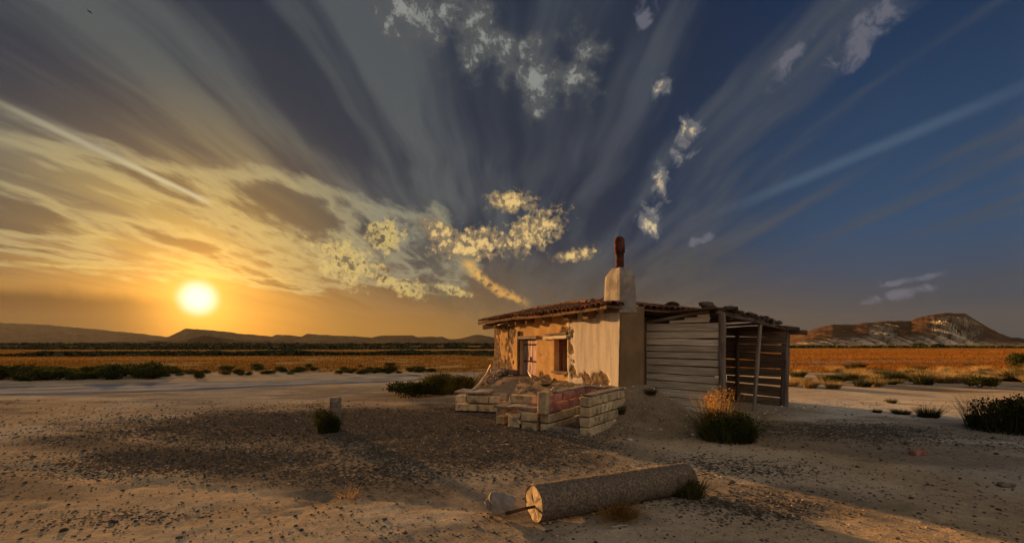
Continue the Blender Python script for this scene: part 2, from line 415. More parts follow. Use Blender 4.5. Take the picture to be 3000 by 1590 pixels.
def ground_material():
    m = bpy.data.materials.new('dry_soil'); m.use_nodes = True
    t = NT(m.node_tree); t.N.clear()
    co = t.n('ShaderNodeTexCoord').outputs['Object']
    soil = t.n('ShaderNodeAttribute', attribute_name='soil').outputs['Color']
    grav = t.xyz(t.n('ShaderNodeAttribute', attribute_name='mask').outputs['Vector'])
    gd, nearm = grav[0], grav[1]
    n1 = t.noise(co, 1.3, 6, .62); n2 = t.noise(co, 11, 5, .7); n3 = t.noise(co, 55, 3, .7)
    tone = t.m('ADD', t.m('MULTIPLY', n1, .35), t.m('ADD', t.m('MULTIPLY', n2, .4), t.m('MULTIPLY', n3, .25)))
    col = t.mix(1.0, soil, t.ramp(tone, [(.30, (.42, .39, .36)), (.47, (.86, .85, .84)), (.56, (1.08, 1.07, 1.05)), (.72, (1.45, 1.38, 1.28))]), 'MULTIPLY')
    # small dark gravel lying thicker in places
    sp = t.voro(t.v('ADD', co, t.v('SCALE', t.noise(co, 9, 3, out=1), scale=.06)), 21, 'F1'); spn = t.noise(co, 4.5, 4, .6)
    lim = t.m('MULTIPLY', t.m('ADD', gd, t.m('MULTIPLY', t.m('SUBTRACT', spn, .5), 1.3)), .74)
    speck = t.m('MULTIPLY', t.mapr(t.m('SUBTRACT', lim, sp), -.06, .06), nearm)
    gcol = t.mix(n3, (.028, .024, .021), (.10, .083, .066))
    col = t.mix(t.m('MULTIPLY', speck, .9), col, gcol)
    b = t.n('ShaderNodeBsdfDiffuse', {'Color': col, 'Roughness': .6})
    hgt = t.m('ADD', t.m('MULTIPLY', n2, .7), t.m('ADD', t.m('MULTIPLY', n3, .25), t.m('MULTIPLY', speck, .35)))
    bp = t.n('ShaderNodeBump', {'Height': hgt, 'Strength': t.m('MULTIPLY', nearm, .9), 'Distance': .045})
    t.L.new(bp.outputs[0], b.inputs['Normal'])
    t.L.new(b.outputs[0], t.n('ShaderNodeOutputMaterial').inputs[0])
    return m
M_GROUND = ground_material()
M_ROAD = mat('road_dust', (.165, .17, .18), (.25, .25, .255), .8, bump=.25, bscale=20, vary=0)
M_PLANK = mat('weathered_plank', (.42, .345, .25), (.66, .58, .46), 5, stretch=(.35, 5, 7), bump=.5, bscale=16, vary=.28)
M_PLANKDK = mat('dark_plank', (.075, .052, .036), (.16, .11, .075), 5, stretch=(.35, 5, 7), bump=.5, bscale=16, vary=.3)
M_POST = mat('grey_post', (.11, .09, .075), (.22, .18, .15), 5, stretch=(.35, 5, 5), bump=.5, bscale=16, vary=.25)
M_TILE = mat('clay_tile', (.085, .045, .03), (.19, .10, .062), 9, bump=.4, vary=.4)
M_DECK = mat('roof_deck', (.07, .045, .03), (.14, .09, .06), 5, bump=.3, vary=.1)
M_BLOCK = mat('concrete_block', (.38, .285, .165), (.54, .42, .26), 9, bump=.55, bscale=60, vary=.26, bdist=.012, stain=((.10, .08, .06), 3.2, .75))
M_BLOCKRED = mat('fired_block', (.24, .10, .075), (.40, .20, .15), 7, bump=.5, bscale=50, vary=.2)
M_MORTAR = mat('mortar', (.16, .13, .10), (.26, .21, .17), 12, bump=.5, vary=.1)
M_STONE = mat('field_stone', (.16, .13, .105), (.36, .29, .22), 3.2, bump=.6, bscale=14, vary=.35, coords='Generated')
M_DKSTONE = mat('dark_stone', (.045, .04, .036), (.12, .10, .085), 3, bump=.5, bscale=14, vary=.35, coords='Generated')
M_PALESTONE = mat('pale_stone', (.42, .38, .33), (.58, .53, .46), 3, bump=.5, bscale=14, vary=.2, coords='Generated')
M_CHIM = mat('grey_render', (.18, .16, .14), (.29, .265, .235), 3.5, bump=.4, vary=0)
M_PIPE = mat('sooty_clay_pipe', (.05, .022, .017), (.11, .05, .036), 7, bump=.4, vary=0, rough=.7)
M_IRON = mat('rusty_iron', (.05, .024, .016), (.13, .055, .03), 20, bump=.4, vary=.1, rough=.75)
M_DOOR = mat('painted_door', (.26, .17, .145), (.46, .335, .285), 4, stretch=(.5, 4, 4), bump=.4, bscale=12, vary=.15)
M_REDWOOD = mat('red_brown_wood', (.11, .04, .028), (.22, .085, .055), 5, stretch=(.5, 5, 5), bump=.4, vary=.2)
M_DARK = mat('dark_room', (.02, .016, .013), (.035, .028, .022), 3, bump=0, vary=0)
M_GLASS = mat('dusty_pane', (.05, .05, .055), (.10, .10, .105), 6, bump=0, vary=.2, rough=.22, spec=.6)
M_SAGE = mat('shrub_leaf', (.030, .032, .013), (.078, .074, .030), 3, bump=0, vary=.3, trans=.12, attr='tint')
M_TWIG = mat('twig', (.07, .05, .033), (.13, .095, .06), 9, bump=0, vary=.2)
M_DRY = mat('dry_grass', (.26, .17, .07), (.46, .33, .14), 3, bump=0, vary=.25, trans=.4, attr='tint')
M_BELT = mat('far_scrub', (.03, .032, .016), (.07, .065, .03), .5, bump=0, vary=.15)

# ------------------------------------------------------------------ ground
def gravel_density(x, y):
    nz = (fbm(x * .8, y * .8, 4, 91) - .5)
    def el(cx, cy, rx, ry): return np.exp(-(((x - cx) / rx) ** 2 + ((y - cy) / ry) ** 2) ** 1.4)
    gr = np.max([el(-3.2, 9.3, 5.2, 2.5), el(-.6, 7.2, 2.2, 1.6) * .9, el(-4.4, 6.4, 2.3, .9) * .95, el(-1.9, 5.6, 1.2, .55) * .7, el(2.3, 4.5, .8, .5) * .7,
                 el(2.9, 6.0, 1.6, .6) * .55, el(6.0, 8.4, 2.6, 1.2) * .75, el(9.0, 7.4, 1.8, .8) * .6, el(-3.6, 4.2, .7, .3) * .55], 0)
    return np.clip(gr + nz * .55 + .10, .06, 1)

def build_ground():
    ys = np.concatenate([-np.geomspace(60, 1.2, 14), np.linspace(-.8, 2.2, 12), 2.3 * 1.0105 ** np.arange(0, 312),
                         62 * 1.02 ** np.arange(0, 96), 420 * 1.06 ** np.arange(0, 52)])
    ys = np.unique(np.round(ys, 4))
    k = 3.1; c = np.sinh(k * np.linspace(-1, 1, 381)) / math.sinh(k)
    wd = np.maximum(22, 5.0 * np.abs(ys))
    X = wd[:, None] * c[None, :]; Y = np.repeat(ys[:, None], len(c), 1)
    Z = height(X, Y)
    P = np.stack([X, Y, Z], -1).reshape(-1, 3)
    me = np_mesh('ground', P, grid_faces(len(ys), len(c)), True)
    x, y = X.ravel(), Y.ravel()
    # soil colours (albedo)
    pale = np.array([.47, .375, .265]); tan = np.array([.40, .295, .185]); grey = np.array([.27, .235, .195])
    gold = np.array([.33, .205, .075]); rust = np.array([.30, .15, .05]); olive = np.array([.14, .115, .055]); scrub = np.array([.06, .052, .03])
    n = fbm(x * .35, y * .35, 4, 61)[:, None]
    col = pale * (1 - sst(.4, .6, n)) + tan * sst(.4, .6, n)
    g = sst(.45, .7, fbm(x * .22, y * .22, 3, 65))[:, None] * .6; col = col * (1 - g) + grey * g
    # grey-white salt crust near the shed and right verge
    e = np.exp(-(((x - 8.0) / 6.5) ** 2 + ((y - 10) / 5) ** 2))[:, None] * .85; e = e * sst(4.6, 7.0, x - (y - 8) * .1)[:, None]; col = col * (1 - e) + np.array([.50, .47, .42]) * e
    # darker damp streaks and crusts
    wx = x + (fbm(x * .5, y * .5, 3, 67) - .5) * 2.5
    dk = sst(.50, .66, fbm(wx * .33, y * .95 + x * .12, 4, 68, .55))[:, None] * .55 * (1 - sst(14, 22, y))[:, None]
    col = col * (1 - dk) + np.array([.115, .092, .07]) * dk
    nz = (fbm(x * .9, y * .9, 4, 69) - .5)
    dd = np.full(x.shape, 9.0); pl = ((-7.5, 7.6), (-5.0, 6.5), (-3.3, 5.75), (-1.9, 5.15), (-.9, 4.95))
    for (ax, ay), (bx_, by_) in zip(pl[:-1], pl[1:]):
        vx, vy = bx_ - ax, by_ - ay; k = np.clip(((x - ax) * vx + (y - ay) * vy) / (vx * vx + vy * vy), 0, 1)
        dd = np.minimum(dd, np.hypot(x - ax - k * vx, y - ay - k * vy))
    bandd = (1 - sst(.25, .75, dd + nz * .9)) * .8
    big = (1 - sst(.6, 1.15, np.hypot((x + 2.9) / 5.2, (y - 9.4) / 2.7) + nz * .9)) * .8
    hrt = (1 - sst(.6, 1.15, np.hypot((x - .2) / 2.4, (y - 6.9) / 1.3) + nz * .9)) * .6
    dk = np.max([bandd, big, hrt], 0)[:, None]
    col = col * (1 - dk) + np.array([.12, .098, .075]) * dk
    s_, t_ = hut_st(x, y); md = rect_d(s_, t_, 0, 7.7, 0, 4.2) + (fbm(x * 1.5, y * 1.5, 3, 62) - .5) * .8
    he = (1 - sst(.6, 2.0, md))[:, None] * .75; col = col * (1 - he) + np.array([.20, .15, .10]) * he      # heaped earth round the hut, darkened in its colour for the mound's shade
    # fields: stubble beyond the road on the left, behind the shed on the right
    yb = y + (fbm(x * .15, y * .15, 3, 71) - .5) * 5 + np.where(x < 0, x * .03, 0)
    f = sst(25, 29, yb)[:, None]
    side = sst(2, 14, x)[:, None]
    strip = fbm(x * .012, y * .09, 3, 75)[:, None]
    fc = gold * (1 - side) + (gold * .45 + rust * .55) * side
    fc = fc * (.75 + .5 * strip)
    col = col * (1 - f) + fc * f
    d = np.hypot(x, y)
    band = sst(.52, .60, fbm(x * .004 + 3, y * .02, 3, 81))[:, None] * sst(70, 100, d)[:, None]
    col = col * (1 - band * .75) + olive * band * .75
    far = sst(120, 320, d)[:, None]; bl = fbm(x * .003, y * .012, 4, 85)[:, None]
    fcol = olive * (1 - sst(.4, .62, bl)) + gold * .8 * sst(.4, .62, bl)
    col = col * (1 - far) + fcol * far
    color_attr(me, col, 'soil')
    # gravel density
    gr = gravel_density(x, y)
    s, t = hut_st(x, y); gr *= sst(.2, 1.2, rect_d(s, t, 0, 7.7, -.3, 4.2))
    gr = gr * (1 - sst(18, 26, y))
    nearm = 1 - sst(20, 45, d)
    color_attr(me, np.stack([gr, nearm, nearm], -1), 'mask')
    setprops(obj('ground', me, M_GROUND), kind='structure')
build_ground()
def build_road():
    pts = np.array([(-60, 5.5), (-36, 11.2), (-18, 15.6), (-10.3, 18.4), (-1.8, 24.0), (8, 31), (22, 38), (50, 46)], float)
    tt = np.linspace(0, len(pts) - 1, 260); i = np.clip(tt.astype(int), 0, len(pts) - 2); fr = tt - i
    def cr(p0, p1, p2, p3, t): return .5 * (2 * p1 + (p2 - p0) * t + (2 * p0 - 5 * p1 + 4 * p2 - p3) * t ** 2 + (3 * p1 - p0 - 3 * p2 + p3) * t ** 3)
    g = lambda k: pts[np.clip(k, 0, len(pts) - 1)]
    c = cr(g(i - 1), g(i), g(i + 1), g(i + 2), fr[:, None])
    tg = np.gradient(c, axis=0); tg /= np.linalg.norm(tg, axis=1)[:, None]; nr = np.stack([-tg[:, 1], tg[:, 0]], -1)
    cols = np.linspace(-1, 1, 15); w_ = 2.1
    edge = 1 + (fbm(tt * 3, tt * 0, 3, 3) - .5) * .35
    X = c[:, None, 0] + nr[:, None, 0] * cols[None] * w_ * edge[:, None]; Y = c[:, None, 1] + nr[:, None, 1] * cols[None] * w_ * edge[:, None]
    Z = height(X, Y) + .03 - .05 * np.abs(cols[None]) ** 6 + .02 * np.cos(cols[None] * 9)
    me = np_mesh('dirt_road', np.stack([X, Y, Z], -1).reshape(-1, 3), grid_faces(len(tt), len(cols))[:, ::-1], True)
    setprops(obj('dirt_road', me, M_ROAD), kind='structure')
build_road()

# ------------------------------------------------------------------ hills
def hill_material(name, low, high, bare):
    m = bpy.data.materials.new(name); m.use_nodes = True; t = NT(m.node_tree); t.N.clear()
    co = t.n('ShaderNodeTexCoord').outputs['Object']
    tint = t.xyz(t.n('ShaderNodeAttribute', attribute_name='tint').outputs['Vector'])
    nz = t.noise(co, .02, 8, .65)
    col = t.mix(t.mapr(nz, .35, .65), low, high)
    col = t.mix(t.m('MULTIPLY', tint[0], t.mapr(t.noise(t.v('MULTIPLY', co, (1, 1, .25)), .05, 6, .6), .3, .6)), col, bare)
    b = t.n('ShaderNodeBsdfPrincipled', {'Base Color': col, 'Roughness': 1, 'Specular IOR Level': 0.0})
    bp = t.n('ShaderNodeBump', {'Height': t.noise(co, .06, 8, .65), 'Strength': .8, 'Distance': 8}); t.L.new(bp.outputs[0], b.inputs['Normal'])
    t.L.new(b.outputs[0], t.n('ShaderNodeOutputMaterial').inputs[0]); return m
M_HILL = hill_material('far_hill', (.03, .022, .016), (.06, .043, .030), (.25, .2, .15))
M_MESA = hill_material('badland', (.05, .028, .018), (.105, .06, .036), (.56, .45, .31))
def ridge(name, pts, D, thick, mtl, gully=.0, bare=None, seed=0, steep=1.0, base=0.0, gw=.16):
    """a ridge whose crest stands D metres away (along y) with a foot 'thick' metres nearer; crest given by photo directions"""
    px = np.array([p[0] for p in pts], float); py = np.array([p[1] for p in pts], float)
    nx = int(min(420, max(120, (px[-1] - px[0]) / 3))); X0 = np.linspace(px[0], px[-1], nx)
    Hc = np.interp(X0, px, py) + (fbm(X0 * .05, X0 * 0 + seed, 4, seed) - .5) * 4
    zc = EYE + (HY - Hc) / FPX * D
    rows = np.concatenate([np.linspace(0, 1, 44), np.linspace(1.06, 2.2, 14)])
    Q = np.repeat(rows[:, None], nx, 1); XX = np.repeat(X0[None], len(rows), 0)
    Yd = D - thick * (1 - Q)
    prof = np.where(Q <= 1, np.clip(Q, 0, 1) ** steep, np.clip(1 - (Q - 1) / 1.2, 0, 1) ** .8)
    Xw = (XX - HX) / FPX * np.minimum(Yd, D * 1.02)      # the foot fans out with the valley
    gl = 1 - np.clip(np.abs(2 * fbm(Xw / (thick * gw) + (fbm(Xw / thick, Q * 2, 2, seed) - .5) * 3, Q * .9 + seed, 3, 3 + seed) - 1) * 2.6, 0, 1)      # ridged gullies running down
    Z = zc[None] * prof
    bm = 1.0 if bare is None else .22 + bare(XX, np.clip(Q, 0, 1), gl * 0)
    Z = Z - gully * bm * zc[None] * gl * np.sin(np.clip(Q, 0, 1) * math.pi) ** .8
    Z = Z + (fbm(Xw / (thick * .3), Yd / (thick * .3), 4, 9 + seed) - .5) * zc[None] * .12 * np.sin(np.clip(Q, 0, 1) * math.pi)
    Z = np.where((Q == 0) | (Q > 2.15), -6, Z) + base
    P = np.stack([Xw, Yd, Z], -1).reshape(-1, 3)
    me = np_mesh(name, P, grid_faces(len(rows), nx), True)
    if bare is None: tint = np.zeros(P.shape)
    else:
        b = bare(XX, np.clip(Q, 0, 1), gl).ravel(); tint = np.stack([b, b, b], -1)
    color_attr(me, tint)
    return setprops(obj(name, me, mtl), kind='structure')
ridge('hill', [(-700, 960), (-400, 935), (0, 945), (150, 952), (300, 966), (420, 978), (520, 990), (640, 1003)], 3600, 900, M_HILL, .12, seed=1)
ridge('mesa', [(430, 1006), (498, 984), (522, 972), (545, 962), (571, 963), (645, 969), (703, 977), (797, 985), (808, 979), (885, 985), (899, 978), (1037, 985), (1075, 986), (1090, 988),
               (1110, 982), (1210, 982), (1222, 987), (1295, 985), (1318, 995), (1345, 991), (1389, 981), (1415, 981), (1444, 988), (1600, 996), (1900, 990), (2200, 998), (2420, 1006)], 3000, 500, M_HILL, .14, seed=2, steep=.8)
ridge('hill', [(200, 1007), (293, 1002), (425, 1001), (451, 997), (470, 1004), (545, 1000), (563, 989), (601, 982), (624, 985), (645, 994), (750, 999), (788, 1000), (905, 1006), (1000, 1008)], 1100, 220, M_HILL, .14, seed=3)
def bare_r(XX, Q, gl):
    a = sst(2715, 2770, XX) * (1 - sst(2850, 2890, XX)) * (1 - sst(.55, .95, Q + .0 * XX))
    b = sst(2540, 2560, XX) * (1 - sst(2600, 2640, XX)) * (1 - sst(.6, .9, Q)) * .8
    c = (1 - sst(.05, .28, Q)) * .7
    return np.clip(np.maximum(np.maximum(a, b), c), 0, 1) * (.25 + .75 * (1 - gl)) * 1.5
ridge('mesa', [(2280, 1006), (2344, 981), (2388, 963), (2442, 949), (2510, 950), (2525, 947), (2583, 941), (2666, 939), (2702, 925), (2770, 917), (2827, 917), (2864, 941), (2926, 975), (2968, 989), (3040, 994), (3300, 1000), (3800, 1006)],
      1500, 330, M_MESA, .42, bare_r, seed=4, steep=.75, gw=.055)
# ------------------------------------------------------------------ the hut
HUT_Z = .55
hut = thing('stone_hut', HW(3.9, 2, HUT_Z), 'low whitewashed stone hut with peeling ochre plaster, tiled roof and chimney', 'hut')
EAVE = 2.40
def plaster_material():
    m = bpy.data.materials.new('peeling_plaster'); m.use_nodes = True; t = NT(m.node_tree); t.N.clear()
    co = t.n('ShaderNodeTexCoord').outputs['Object']
    a = t.xyz(t.n('ShaderNodeAttribute', attribute_name='tint').outputs['Vector'])   # x plaster left on, y white coat
    n1 = t.noise(co, 2.2, 6, .6); n2 = t.noise(co, 9, 6, .65); n3 = t.noise(t.v('MULTIPLY', co, (1, 1, .12)), 7, 4, .6)
    ochre = t.mix(t.mapr(n1, .35, .62), (.64, .40, .17), (.48, .29, .125))
    white = t.mix(t.mapr(n3, .35, .7), (.62, .55, .45), (.48, .42, .34))
    coat = t.mix(a[1], ochre, white)
    coat = t.mix(t.m('MULTIPLY', t.mapr(n2, .55, .72), .35), coat, (.30, .22, .14))
    stone = t.mix(t.mapr(n2, .35, .65), (.11, .075, .045), (.28, .20, .125))
    col = t.mix(t.mapr(a[0], .35, .6), stone, coat)
    col = t.mix(1.0, col, t.comb(*[t.mapr(a[2], 0, 1, .32, 1.0, False)] * 3), 'MULTIPLY')     # shade of the chimney breast's unlit side put into the colour
    b = t.n('ShaderNodeBsdfDiffuse', {'Color': col, 'Roughness': .5})
    bp = t.n('ShaderNodeBump', {'Height': t.noise(co, 26, 6, .65), 'Strength': .25, 'Distance': .008}); t.L.new(bp.outputs[0], b.inputs['Normal'])
    t.L.new(b.outputs[0], t.n('ShaderNodeOutputMaterial').inputs[0]); return m
M_PLASTER = plaster_material()
DOOR = (4.12, 5.30, .45, 1.78); WIN = (2.28, 3.02, .82, 1.74)
def breaks(a, b, cuts, step):
    pts = sorted({a, b, *[c for c in cuts if a < c < b]}); out = []
    for p, q in zip(pts[:-1], pts[1:]): out += list(np.linspace(p, q, max(2, int(round((q - p) / step)) + 1))[:-1])
    return np.array(out + [b])
def front_wall():
    S0, S1, Z0, Z1 = 0.0, 7.72, .1, 2.46
    ss = breaks(S0, S1, [DOOR[0], DOOR[1], WIN[0], WIN[1]], .045); zz = breaks(Z0, Z1, [DOOR[2], DOOR[3], WIN[2], WIN[3]], .045)
    SS, ZZ = np.meshgrid(ss, zz)
    keep = fbm(SS * 1.6, ZZ * 1.6, 4, 101) + (fbm(SS * 6, ZZ * 6, 3, 105) - .5) * .35
    # bare stone at the far end, along the foot and round the door
    thr = .27 + .26 * sst(5.3, 6.2, SS) + .13 * (1 - sst(.75, 1.10, ZZ)) + .10 * np.exp(-((SS - .9) / .55) ** 2) * (1 - sst(.9, 1.25, ZZ)) - .05 * (1 - sst(1.7, 2.2, SS))
    pl = sst(-.03, .03, keep - thr)
    st = fbm(SS * 5 + 3, ZZ * 6, 3, 111)
    dep = np.where(True, (1 - pl) * (.022 + (st - .5) * .03) - (fbm(SS * .9, ZZ * .9, 2, 115) - .5) * .02 - (fbm(SS * 9, ZZ * 9, 2, 117) - .5) * .0025, 0)
    dep = dep + .02 * sst(2.22, 2.26, SS)                       # the white coat stands a little proud
    flare = .22 * sst(6.9, 7.72, SS) * (1 - sst(.4, 1.3, ZZ))     # the far corner bulges at its foot
    Tn = dep - flare * .5
    edge = np.isclose(SS, DOOR[0]) | np.isclose(SS, DOOR[1]) | np.isclose(SS, WIN[0]) | np.isclose(SS, WIN[1])
    P = np.stack([N0[0] + U[0] * SS + V[0] * Tn, N0[1] + U[1] * SS + V[1] * Tn, ZZ], -1).reshape(-1, 3)
    nr, nc = SS.shape; F = grid_faces(nr, nc)
    cs = (ss[:-1] + ss[1:]) / 2; cz = (zz[:-1] + zz[1:]) / 2; CS, CZ = np.meshgrid(cs, cz)
    hole = np.zeros_like(CS, bool)
    for o in (DOOR, WIN): hole |= (CS > o[0]) & (CS < o[1]) & (CZ > o[2]) & (CZ < o[3])
    F = F[~hole.ravel()]
    tint = np.stack([pl.ravel(), (1 - sst(2.18, 2.26, SS + (fbm(SS * 3, ZZ * 3, 2, 121) - .5) * .06)).ravel(), pl.ravel()], -1)
    verts = [P]; faces = [F]; tint[:, 2] = 1; tints = [tint]; base = len(P)
    def strip(a_idx, depth=.42):
        nonlocal base
        a = P[a_idx]; b = a + np.array([V[0], V[1], 0]) * depth
        verts.append(a); verts.append(b); tints.append(tint[a_idx]); tints.append(tint[a_idx] * np.array([1, .4, 1]))
        n = len(a_idx); i = np.arange(n - 1)
        faces.append(np.stack([base + i, base + i + 1, base + n + i + 1, base + n + i], -1)); base += 2 * n
    idx = np.arange(nr * nc).reshape(nr, nc)
    for o in (DOOR, WIN):
        i0, i1 = np.argmin(abs(ss - o[0])), np.argmin(abs(ss - o[1])); j0, j1 = np.argmin(abs(zz - o[2])), np.argmin(abs(zz - o[3]))
        strip(idx[j0:j1 + 1, i0]); strip(idx[j0:j1 + 1, i1]); strip(idx[j0, i0:i1 + 1]); strip(idx[j1, i0:i1 + 1])
    strip(idx[:, 0], .5); strip(idx[:, -1], .5); strip(idx[-1], .45)
    me = np_mesh('front_wall', np.concatenate(verts), np.concatenate(faces), True)
    color_attr(me, np.concatenate(tints))
    obj('front_wall', me, M_PLASTER, hut, Matrix.Identity(4))
front_wall()
def wall_sheet(name, s0, t0, s1, t1, z0, z1, white, flake, thick=.4, seed=0, inset=0.0):
    """a plastered wall from (s0,t0) to (s1,t1), outer face to the right of travel"""
    L = math.hypot(s1 - s0, t1 - t0); a = np.linspace(0, L, max(4, int(L / .06))); z = np.linspace(z0, z1, int((z1 - z0) / .06))
    A, Z = np.meshgrid(a, z); ds, dt = (s1 - s0) / L, (t1 - t0) / L; ns, nt = -dt, ds
    keep = fbm(A * 1.6 + seed, Z * 1.6, 4, 131) + (fbm(A * 6, Z * 6, 3, 135) - .5) * .3
    pl = sst(-.03, .03, keep - (flake + .16 * (1 - sst(.6, 1.1, Z))))
    dep = (1 - pl) * (.02 + (fbm(A * 5, Z * 6, 3, 137) - .5) * .05) + (fbm(A * 1.3, Z * 1.3, 3, 139) - .5) * .03
    dep = dep * np.minimum(1, np.minimum(A, L - A) / .1)
    s = s0 + ds * A - ns * dep; t = t0 + dt * A - nt * dep
    P = np.stack([N0[0] + U[0] * s + V[0] * t, N0[1] + U[1] * s + V[1] * t, Z], -1).reshape(-1, 3)
    B = P - np.array([*(U * ns + V * nt), 0]) * thick + np.array([*V, 0]) * inset
    nr, nc = A.shape; F = grid_faces(nr, nc); n = len(P)
    idx = np.arange(n).reshape(nr, nc); faces = [F, F[:, ::-1] + n]
    for e in (idx[:, 0], idx[:, -1], idx[0], idx[-1]): faces.append(np.stack([e[:-1], e[1:], e[1:] + n, e[:-1] + n], -1))
    me = np_mesh(name, np.concatenate([P, B]), np.concatenate(faces), True)
    t_ = np.stack([pl.ravel(), np.full(n, white), np.full(n, .05 if inset else .6)], -1); color_attr(me, np.concatenate([t_, t_]))
    obj(name, me, M_PLASTER, hut, Matrix.Identity(4))
wall_sheet('chimney_breast', -.015, .0, -.015, .66, .1, 2.44, .25, .12, 1.35, 3, .12)
wall_sheet('end_wall', 1.38, .66, 1.38, 4.1, .1, 2.3, .3, .3, .4, 5)
wall_sheet('far_wall', 7.70, 4.1, 7.70, .52, .1, 2.5, .2, .4, .4, 7)
wall_sheet('back_wall', 1.8, 4.1, 7.3, 4.1, .1, 2.25, .3, .3, .4, 9)

# roof: two slopes and a short hip over the near end
def roof_z(s, t):
    zf = 2.44 + (t + .38) * .205; zb = 2.80 - (t - 1.35) * .165
    zh = 2.42 + (s - (-.12 + .22 * (t + .38))) * .175
    sag = -.03 * math.sin(s * .8) - .015 * math.sin(s * 2.3 + t)
    return min(zf, zb, zh) + sag
def roof():
    ss = np.linspace(-.12, 8.28, 60); tt = np.linspace(-.40, 4.35, 34); v = []; f = []
    for s in ss:
        for t in tt:
            sm = max(s, -.12 + .22 * (t + .38)); p = HW(sm, t, roof_z(sm, t)); v.append(p)
    nc = len(tt); g = grid_faces(len(ss), nc).tolist(); n = len(v)
    v2 = [p - Vector((0, 0, .05)) for p in v]
    f = g + [[q + n for q in reversed(x)] for x in g]
    idx = np.arange(n).reshape(len(ss), nc)
    for e in (idx[0], idx[-1], idx[:, 0], idx[:, -1]):
        for a, b in zip(e[:-1], e[1:]): f.append((a, b, b + n, a + n))
    r = obj('roof', mesh('roof', v + v2, f), M_DECK, hut, Matrix.Identity(4))
    # canal tiles: half pipes, each its own piece, three mesh variants
    def tile_mesh(seed):
        rd = random.Random(seed); L = .46; sg = 6; vv = []; ff = []
        for (x, r_) in ((0, .105), (L, .085)):
            for rr in (r_, r_ - .016):
                for k in range(sg + 1):
                    an = math.pi * k / sg; vv.append((x, math.cos(an) * rr + rd.uniform(-.003, .003), math.sin(an) * rr * .8 + rd.uniform(-.003, .003)))
        m = sg + 1
        for k in range(sg):
            ff += [(k, k + 1, 2 * m + k + 1, 2 * m + k), (m + k + 1, m + k, 3 * m + k, 3 * m + k + 1), (k + 1, k, m + k, m + k + 1), (2 * m + k, 2 * m + k + 1, 3 * m + k + 1, 3 * m + k)]
        ff += [(0, 2 * m, 3 * m, m), (sg, m + sg, 3 * m + sg, 2 * m + sg)]
        return mesh('roof_tile', vv, ff, False)
    T = [tile_mesh(k) for k in range(3)]
    rd = random.Random(3)
    def put(s0, t0, s1, t1, lift):
        p0 = HW(s0, t0, roof_z(s0, t0) + lift); p1 = HW(s1, t1, roof_z(s1, t1) + lift + .012)
        M, _ = frame(p0, p1)
        M = M @ Matrix.Rotation(rd.uniform(-.06, .06), 4, 'Z') @ Matrix.Rotation(rd.uniform(-.05, .05), 4, 'X')
        obj('roof_tile', T[rd.randrange(3)], M_TILE, r, M)
    s = .10
    while s < 8.25:
        for k in range(5):
            t0 = -.47 + k * .37 + rd.uniform(-.025, .025)
            hip = -.12 + .22 * (t0 + .38) + (t0 + .38) * 1.15
            if s < hip or t0 > 1.2: continue
            if s > 7.4 and rd.random() < .16: continue
            put(s, t0, s + rd.uniform(-.01, .01), t0 + .44, .02 + .012 * (k % 2))
        s += .215
    t = -.25
    while t < 4.2:
        sm = -.12 + .22 * (t + .38)
        for k in range(4):
            s0 = sm - .05 + k * .37; top = sm + min((t + .38) * 1.15, 2.1)
            if s0 > top or (0 < t < .62 and s0 < .75): continue
            put(s0, t, s0 + .44, t, .02)
        t += .22
    # ridge tiles bedded in mortar
    for s in np.arange(2.15, 8.1, .40): put(s, 1.35, s + .44, 1.35, .07)
    return r
ROOF = roof()
# rafter tails, eave boards
for k, (s, hw_, hh) in enumerate(((7.75, .16, .16), (6.95, .12, .13), (5.75, .13, .14), (5.05, .12, .15), (4.30, .12, .14), (3.22, .13, .17), (1.86, .26, .16), (1.02, .24, .17))):
    p0 = HW(s, -.27 + (k % 3) * .03, 2.27); p1 = HW(s, .6, 2.27 + .14)
    beam('rafter', p0, p1, hw_, hh, M_PLANKDK, hut, n=2, ch=.015, jit=.006, seed=200 + k)
for k, (a, b) in enumerate(((-.1, 2.3), (2.32, 5.0), (5.02, 8.25))):
    beam('eave_board', HW(a, -.40, 2.385 - .03 * math.sin(a * .8)), HW(b, -.40, 2.385 - .03 * math.sin(b * .8)), .03, .075, M_DECK, hut, n=5, jit=.006, seed=220 + k, ch=.004)
beam('lath', HW(6.55, -.30, 2.26), HW(5.75, -.22, 2.33), .02, .03, M_PLANK, hut, n=2, seed=230, ch=.003)
beam('corner_bracket', HW(7.95, -.30, 2.24), HW(7.05, -.12, 2.27), .10, .16, M_PLANKDK, hut, n=2, seed=231, ch=.01)

